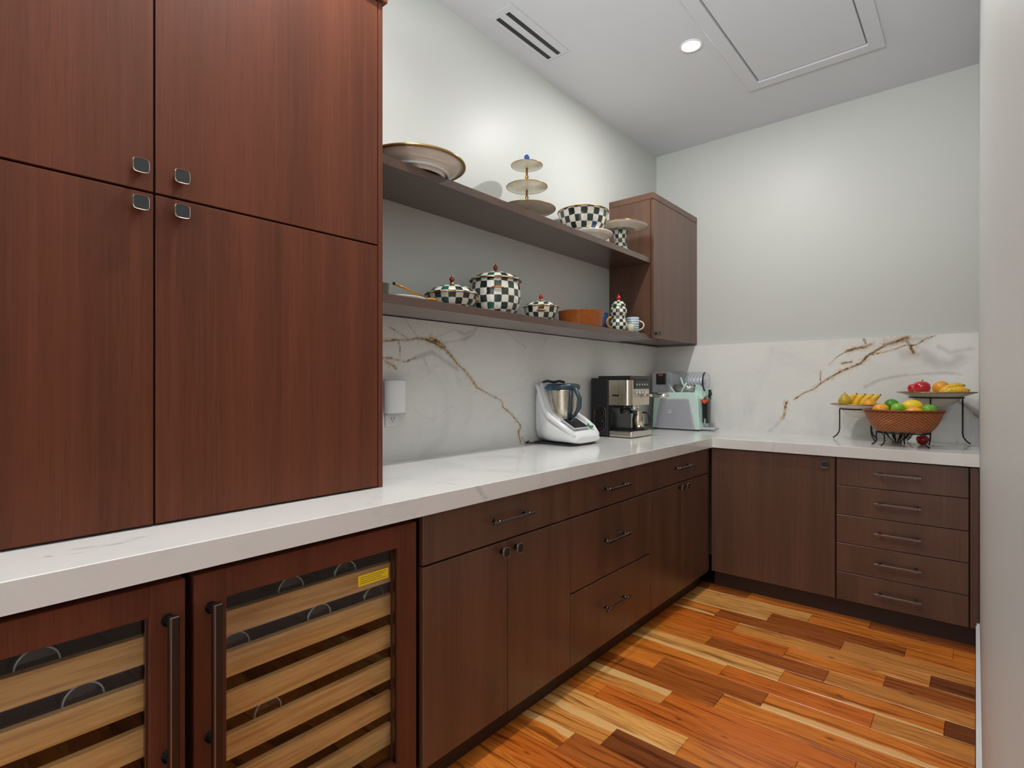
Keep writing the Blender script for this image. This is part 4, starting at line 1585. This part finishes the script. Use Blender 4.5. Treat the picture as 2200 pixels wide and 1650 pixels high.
# clear dome and clear hopper
b = MB()
b.tube([(0.190, 3.83, ZC + .352), (0.200, 3.83, ZC + .352), (0.235, 3.83, ZC + .352), (0.285, 3.83, ZC + .352), (0.315, 3.83, ZC + .350)], [.030, .058, .070, .070, .060], 28)
obj('clear_dome', b, 'clear', t)
b = MB()
b.tube([(0.325, 3.83, ZC + .350), (0.335, 3.83, ZC + .350), (0.455, 3.83, ZC + .350), (0.470, 3.83, ZC + .350)], [.058, .065, .065, .055], 28)
obj('clear_drum', b, 'clear', t)
b = MB(); b.cyl((0.33, 3.83, ZC + .350), (0.46, 3.83, ZC + .350), .022, 20)
for k in range(5):
    b.cyl((0.345 + .024 * k, 3.83, ZC + .350), (0.350 + .024 * k, 3.83, ZC + .350), .046, 20)
obj('auger', b, 'whiteplas', t)
b = MB(); b.tube([(0.463 + .004 * math.sin(a), 3.80 - .055 * math.sin(a), ZC + .345 - .062 * math.cos(a)) for a in [PI * .05 + PI * .9 * i / 10 for i in range(11)]], .006, 8)
obj('drum_latch', b, 'blackgloss', t)
for (xa, xb, zb) in ((0.205, 0.262, .262), (0.345, 0.300, .262), (0.300, 0.335, .300)):
    b = MB(); b.tube([(xb, 3.758, ZC + zb), ((xa + xb) / 2, 3.755, ZC + zb + .035), (xa, 3.765, ZC + zb + .075)], .006, 8)
    obj('strap', b, 'mint', t)
b = MB(); b.prism([(0.385, ZC + .262), (0.400, ZC + .330), (0.425, ZC + .318), (0.462, ZC + .290), (0.470, ZC + .250), (0.445, ZC + .215), (0.415, ZC + .235)], 'y', 3.79, 3.87, .006, 2)
obj('spout_housing', b, 'mint', t)
b = MB(); b.box(0.442, 0.482, 3.800, 3.860, ZC + .052, ZC + .225, .008, 2); tp = obj('tap_column', b, 'blackgloss', t)
b = MB(); b.prism([(0.438, ZC + .232), (0.462, ZC + .218), (0.486, ZC + .232), (0.484, ZC + .205), (0.462, ZC + .188), (0.440, ZC + .205)], 'y', 3.792, 3.80, .002, 1)
obj('tap_lever', b, 'orange_p', tp)
b = MB(); b.box(0.455, 0.469, 3.797, 3.801, ZC + .045, ZC + .085, .002); obj('tap_label', b, 'chrome', tp)
b = MB(); b.tube([(0.485, 3.83, ZC + .285), (0.492, 3.82, ZC + .26), (0.487, 3.82, ZC + .235), (0.500, 3.81, ZC + .225)], [.010, .013, .010, .004], 10)
obj('side_latch', b, 'blackgloss', t)
b = MB(); b.box(0.440, 0.535, 3.785, 3.880, ZC + .006, ZC + .024, .005, 2); obj('drip_tray', b, 'greyp', t)
b = MB(); b.lathe([(0, 0), (.024, 0), (.026, .002), (.026, .028), (0, .028)], (0.500, 3.83, ZC + .024), 20, cap=False); obj('cup_riser', b, 'clear', t)


# ------------------------------------------------------------------ fruit stands
def ring_pts(x, y, z, rx, ry, n=48):
    return [(x + rx * math.cos(2 * PI * i / n), y + ry * math.sin(2 * PI * i / n), z) for i in range(n)]


def bowl_stand(label, x, y, zrim, r, rring, legs, bowl_label):
    t = thing('iron_stand', label, 'stand', (x, y, ZC))
    zr = zrim - .028
    b = MB(); b.tube(ring_pts(x, y, zr, rring, rring), .0035, 8, True); obj('ring', b, 'iron', t)
    for a in legs:
        ca, sa = math.cos(a), math.sin(a)
        pts = [(rring, zr - ZC), (rring, .06), (rring + .004, .040), (rring + .016, .020), (rring + .034, .005)]
        b = MB(); b.tube([(x + q * ca, y + q * sa, ZC + z) for q, z in pts], .0034, 8)
        obj('leg', b, 'iron', t)
    g = thing('fruit_bowl', bowl_label, 'bowl', (x, y, zr - .05))
    ri = rring - .006
    b = MB(); b.lathe([(0, zr - zrim - .052), (ri * .30, zr - zrim - .050), (ri * .66, zr - zrim - .036), (ri * .90, zr - zrim - .012), (ri, 0.004 + zr - zrim), (r * .97, -.003), (r * .995, 0),
                       (r * .96, .001), (ri * .93, zr - zrim + .006), (ri * .6, zr - zrim - .028), (0, zr - zrim - .046)], (x, y, zrim), 56, cap=False)
    obj('dish', b, 'cream', g)
    b = MB(); b.tube(ring_pts(x, y, zrim + .0005, r, r, 56), .0032, 6, True); obj('rim', b, 'creamrim', g)
    return zrim


A1x, A1y, A1z = 1.392, 3.775, 1.122
bowl_stand('low black iron stand holding the banana bowl', A1x, A1y, A1z, .145, .100, [math.radians(a) for a in (186, 312, 60)],
           'cream bowl with a gilt rim and bananas on the lower iron stand')
A2x, A2y, A2z = 1.748, 3.778, 1.196
bowl_stand('tall black iron stand holding the red apple bowl beside the right wall', A2x, A2y, A2z, .174, .120, [math.radians(a) for a in (150, 20, 262)],
           'cream bowl with a gilt rim and red apples on the taller iron stand')

# rattan basket on its own iron stand
Bx, By, Bz0, Bz1 = 1.622, 3.515, 0.990, 1.108
t = thing('iron_stand', 'short black iron stand under the woven basket', 'stand', (Bx, By, ZC))
b = MB(); b.tube(ring_pts(Bx, By, Bz0 - .005, .118, .080), .0036, 8, True); obj('ring', b, 'iron', t)
for a in (197, 232, 325, 90):
    ca, sa = math.cos(math.radians(a)), math.sin(math.radians(a))
    b = MB(); b.tube([(Bx + (.118 + q) * ca, By + (.080 + q) * sa, ZC + z) for q, z in ((0, .071), (.002, .045), (-.002, .030), (.006, .014), (.022, .004))], .0034, 8)
    obj('leg', b, 'iron', t)
t = thing('woven_basket', 'oval woven rattan basket of limes and lemons in front of the bowls', 'basket', (Bx, By, Bz0))
prof = [(.0, 0), (.108, 0), (.122, .006), (.142, .030), (.158, .062), (.168, .092), (.176, .110), (.172, .112), (.160, .092), (.148, .060), (.130, .028), (.105, .010), (0, .008)]
b = MB(); b.lathe(prof, (Bx, By, Bz0), 64, nu=44, cell=.0072, sx=1, sy=.72, cap=False); bk = obj('basket_body', b, 'wicker', t)
b = MB(); b.tube(ring_pts(Bx, By, Bz0 + .112, .175, .127, 64), .0055, 8, True); obj('rim', b, 'wicker', t)
b = MB(); b.lathe([(.150, 0), (.150, .002)], (Bx, By, Bz0 + .05), 48, sy=.7); obj('lining', b, 'wicker', t)

# striped fluted dish and red apple under the basket
x, y = 1.578, 3.715
b = MB(); b.lathe([(0, 0), (.022, 0), (.024, .010), (.060, .030), (.088, .060), (.086, .063), (.055, .036), (0, .016)], (x, y, ZC + .0005), 56, nu=14, cap=False, sx=1, sy=.75)
o = obj('fluted_dish', b, 'fluted'); recenter(o, (x, y, ZC)); tag(o, 'small black and cream fluted dish on the counter under the basket', 'dish')


def apple(x, y, z, r, label, rz=0, m='apple', grp=None):
    t = thing('red_apple', label, 'apple', (x, y, z), rz, grp)
    prof = [(0, r * .12), (r * .35, 0), (r * .78, r * .30), (r, r * .95), (r * .90, r * 1.45), (r * .52, r * 1.78), (r * .20, r * 1.74), (0, r * 1.58)]
    b = MB(); b.lathe(prof, (0, 0, 0), 28, cap=False); obj('skin', b, m, t, world=False)
    b = MB(); b.tube([(0, 0, r * 1.58), (r * .05, 0, r * 1.85), (r * .15, 0, r * 2.05)], r * .05, 6); obj('stem', b, 'bananatip', t, world=False)
    return t


apple(1.698, 3.655, ZC + .001, .029, 'red apple on the counter beneath the right end of the basket')
apple(A2x - .060, A2y - .030, A2z - .014, .041, 'glossy red apple in the taller bowl, the larger front one')
apple(A2x - .098, A2y + .015, A2z - .010, .031, 'dark red apple half hidden at the left of the taller bowl')


def citrus(name, x, y, z, r, m, label, cat, sx=1.0, rot=0.0, grp='citrus fruit in the woven basket'):
    t = thing(name, label, cat, (x, y, z), rot, grp)
    b = MB()
    if sx > 1.05:
        prof = []
        N = 14
        for i in range(N + 1):
            a = PI * i / N
            q = -math.cos(a)
            rr = r * math.sin(a) ** 0.9
            zz_ = q * r * sx
            if i in (0,):
                zz_ -= r * .10
            if i in (N,):
                zz_ += r * .12
            prof.append((rr if 0 < i < N else 0, zz_))
        b.lathe(prof, n=28, cap=False, mtx=Matrix.Rotation(PI / 2, 4, 'Y'))
    else:
        b.sphere((0, 0, 0), r, 28, sz=.94, m=14)
    obj('peel', b, m, t, world=False)
    b = MB(); b.cyl((r * sx * 1.02 if sx > 1.05 else 0, 0, 0 if sx > 1.05 else r * .92), (r * sx * 1.09 if sx > 1.05 else 0, 0, 0 if sx > 1.05 else r * .96), r * .09, 8)
    obj('stem_end', b, 'bananatip', t, world=False)
    return t


citrus('lime', Bx - .052, By + .045, Bz1 + .020, .035, 'limed', 'dark green lime at the back left of the basket', 'lime')
citrus('lime', Bx - .016, By - .035, Bz1 + .002, .034, 'lime', 'bright green lime at the front centre of the basket', 'lime')
citrus('lime', Bx + .112, By - .010, Bz1 - .002, .033, 'lime', 'bright green lime at the right end of the basket', 'lime')
citrus('lemon', Bx - .092, By - .022, Bz1 - .004, .033, 'orange', 'deep yellow lemon at the left front of the basket', 'lemon', 1.15, .3)
citrus('lemon', Bx + .040, By + .020, Bz1 + .014, .037, 'lemon', 'biggest bright yellow lemon on top of the basket', 'lemon', 1.30, .1)
citrus('lemon', Bx + .052, By - .055, Bz1 - .018, .033, 'orange', 'deep yellow lemon low at the front right of the basket', 'lemon', 1.3, -.1)
citrus('orange', A1x + .062, A1y - .075, A1z + .006, .027, 'orange', 'small orange at the right of the banana bowl', 'orange', 1.12, .2, None)
citrus('orange', A2x + .022, A2y + .045, A2z + .024, .040, 'orange', 'round orange beside the red apples in the taller bowl', 'orange', 1.0, 0, None)


def banana(p, rz, label, L=.17, R=.0165, bend=.9, tilt=0.3, grp='bananas in the bowls', roll=0.0):
    t = thing('banana', label, 'banana', p, rz, grp)
    N = 12
    rad = L / bend
    pts, rs = [], []
    for i in range(N + 1):
        s_ = i / N
        a = (s_ - .5) * bend
        px = rad * math.sin(a)
        pz = rad * (math.cos(a) - math.cos(bend / 2))
        v = Vector((px, 0, pz))
        v = Matrix.Rotation(roll, 3, 'X') @ v
        v = Matrix.Rotation(-tilt, 3, 'Y') @ v
        pts.append(v)
        rs.append(R * min(1.0, .32 + 2.6 * min(s_, 1 - s_)) if s_ > .06 else R * .32)
    b = MB(); b.tube(pts, rs, 10); obj('skin', b, 'banana', t, world=False)
    b = MB(); b.tube([pts[-1], pts[-1] + (pts[-1] - pts[-2]) * .5], [R * .3, R * .22], 8); obj('tip', b, 'bananatip', t, world=False)
    return t


for k, (dx, dy, tl, lab) in enumerate((
        (-.034, .026, 1.15, 'banana at the left of the hand in the lower bowl, most upright'),
        (.002, .024, 1.02, 'banana second from the left in the lower bowl'),
        (.038, .022, .92, 'banana second from the right in the lower bowl'),
        (.074, .024, .95, 'banana at the right end of the hand in the lower bowl'))):
    banana((A1x + dx, A1y + dy - .03, A1z + .016), .12, lab, .105, .0175, 1.0, tl, 'bananas in the lower bowl', -.25)
banana((A2x + .066, A2y + .0, A2z + .014), .2, 'banana leaning highest in the taller bowl', .12, .019, .8, .42, 'bananas in the taller bowl')
banana((A2x + .086, A2y - .062, A2z + .004), .1, 'banana lying lowest at the right front of the taller bowl', .11, .017, .8, .15, 'bananas in the taller bowl')
# pear
x, y, z = A1x - .070, A1y - .03, A1z - .012
t = thing('pear', 'greenish yellow pear at the left of the banana bowl', 'pear', (x, y, z))
b = MB(); b.lathe([(0, .002), (.015, 0), (.030, .012), (.035, .030), (.030, .048), (.018, .064), (.012, .073), (0, .076)], (x, y, z), 24, cap=False); obj('skin', b, 'pear', t)
b = MB(); b.tube([(x, y, z + .074), (x + .002, y, z + .086)], .0016, 6); obj('stem', b, 'bananatip', t)
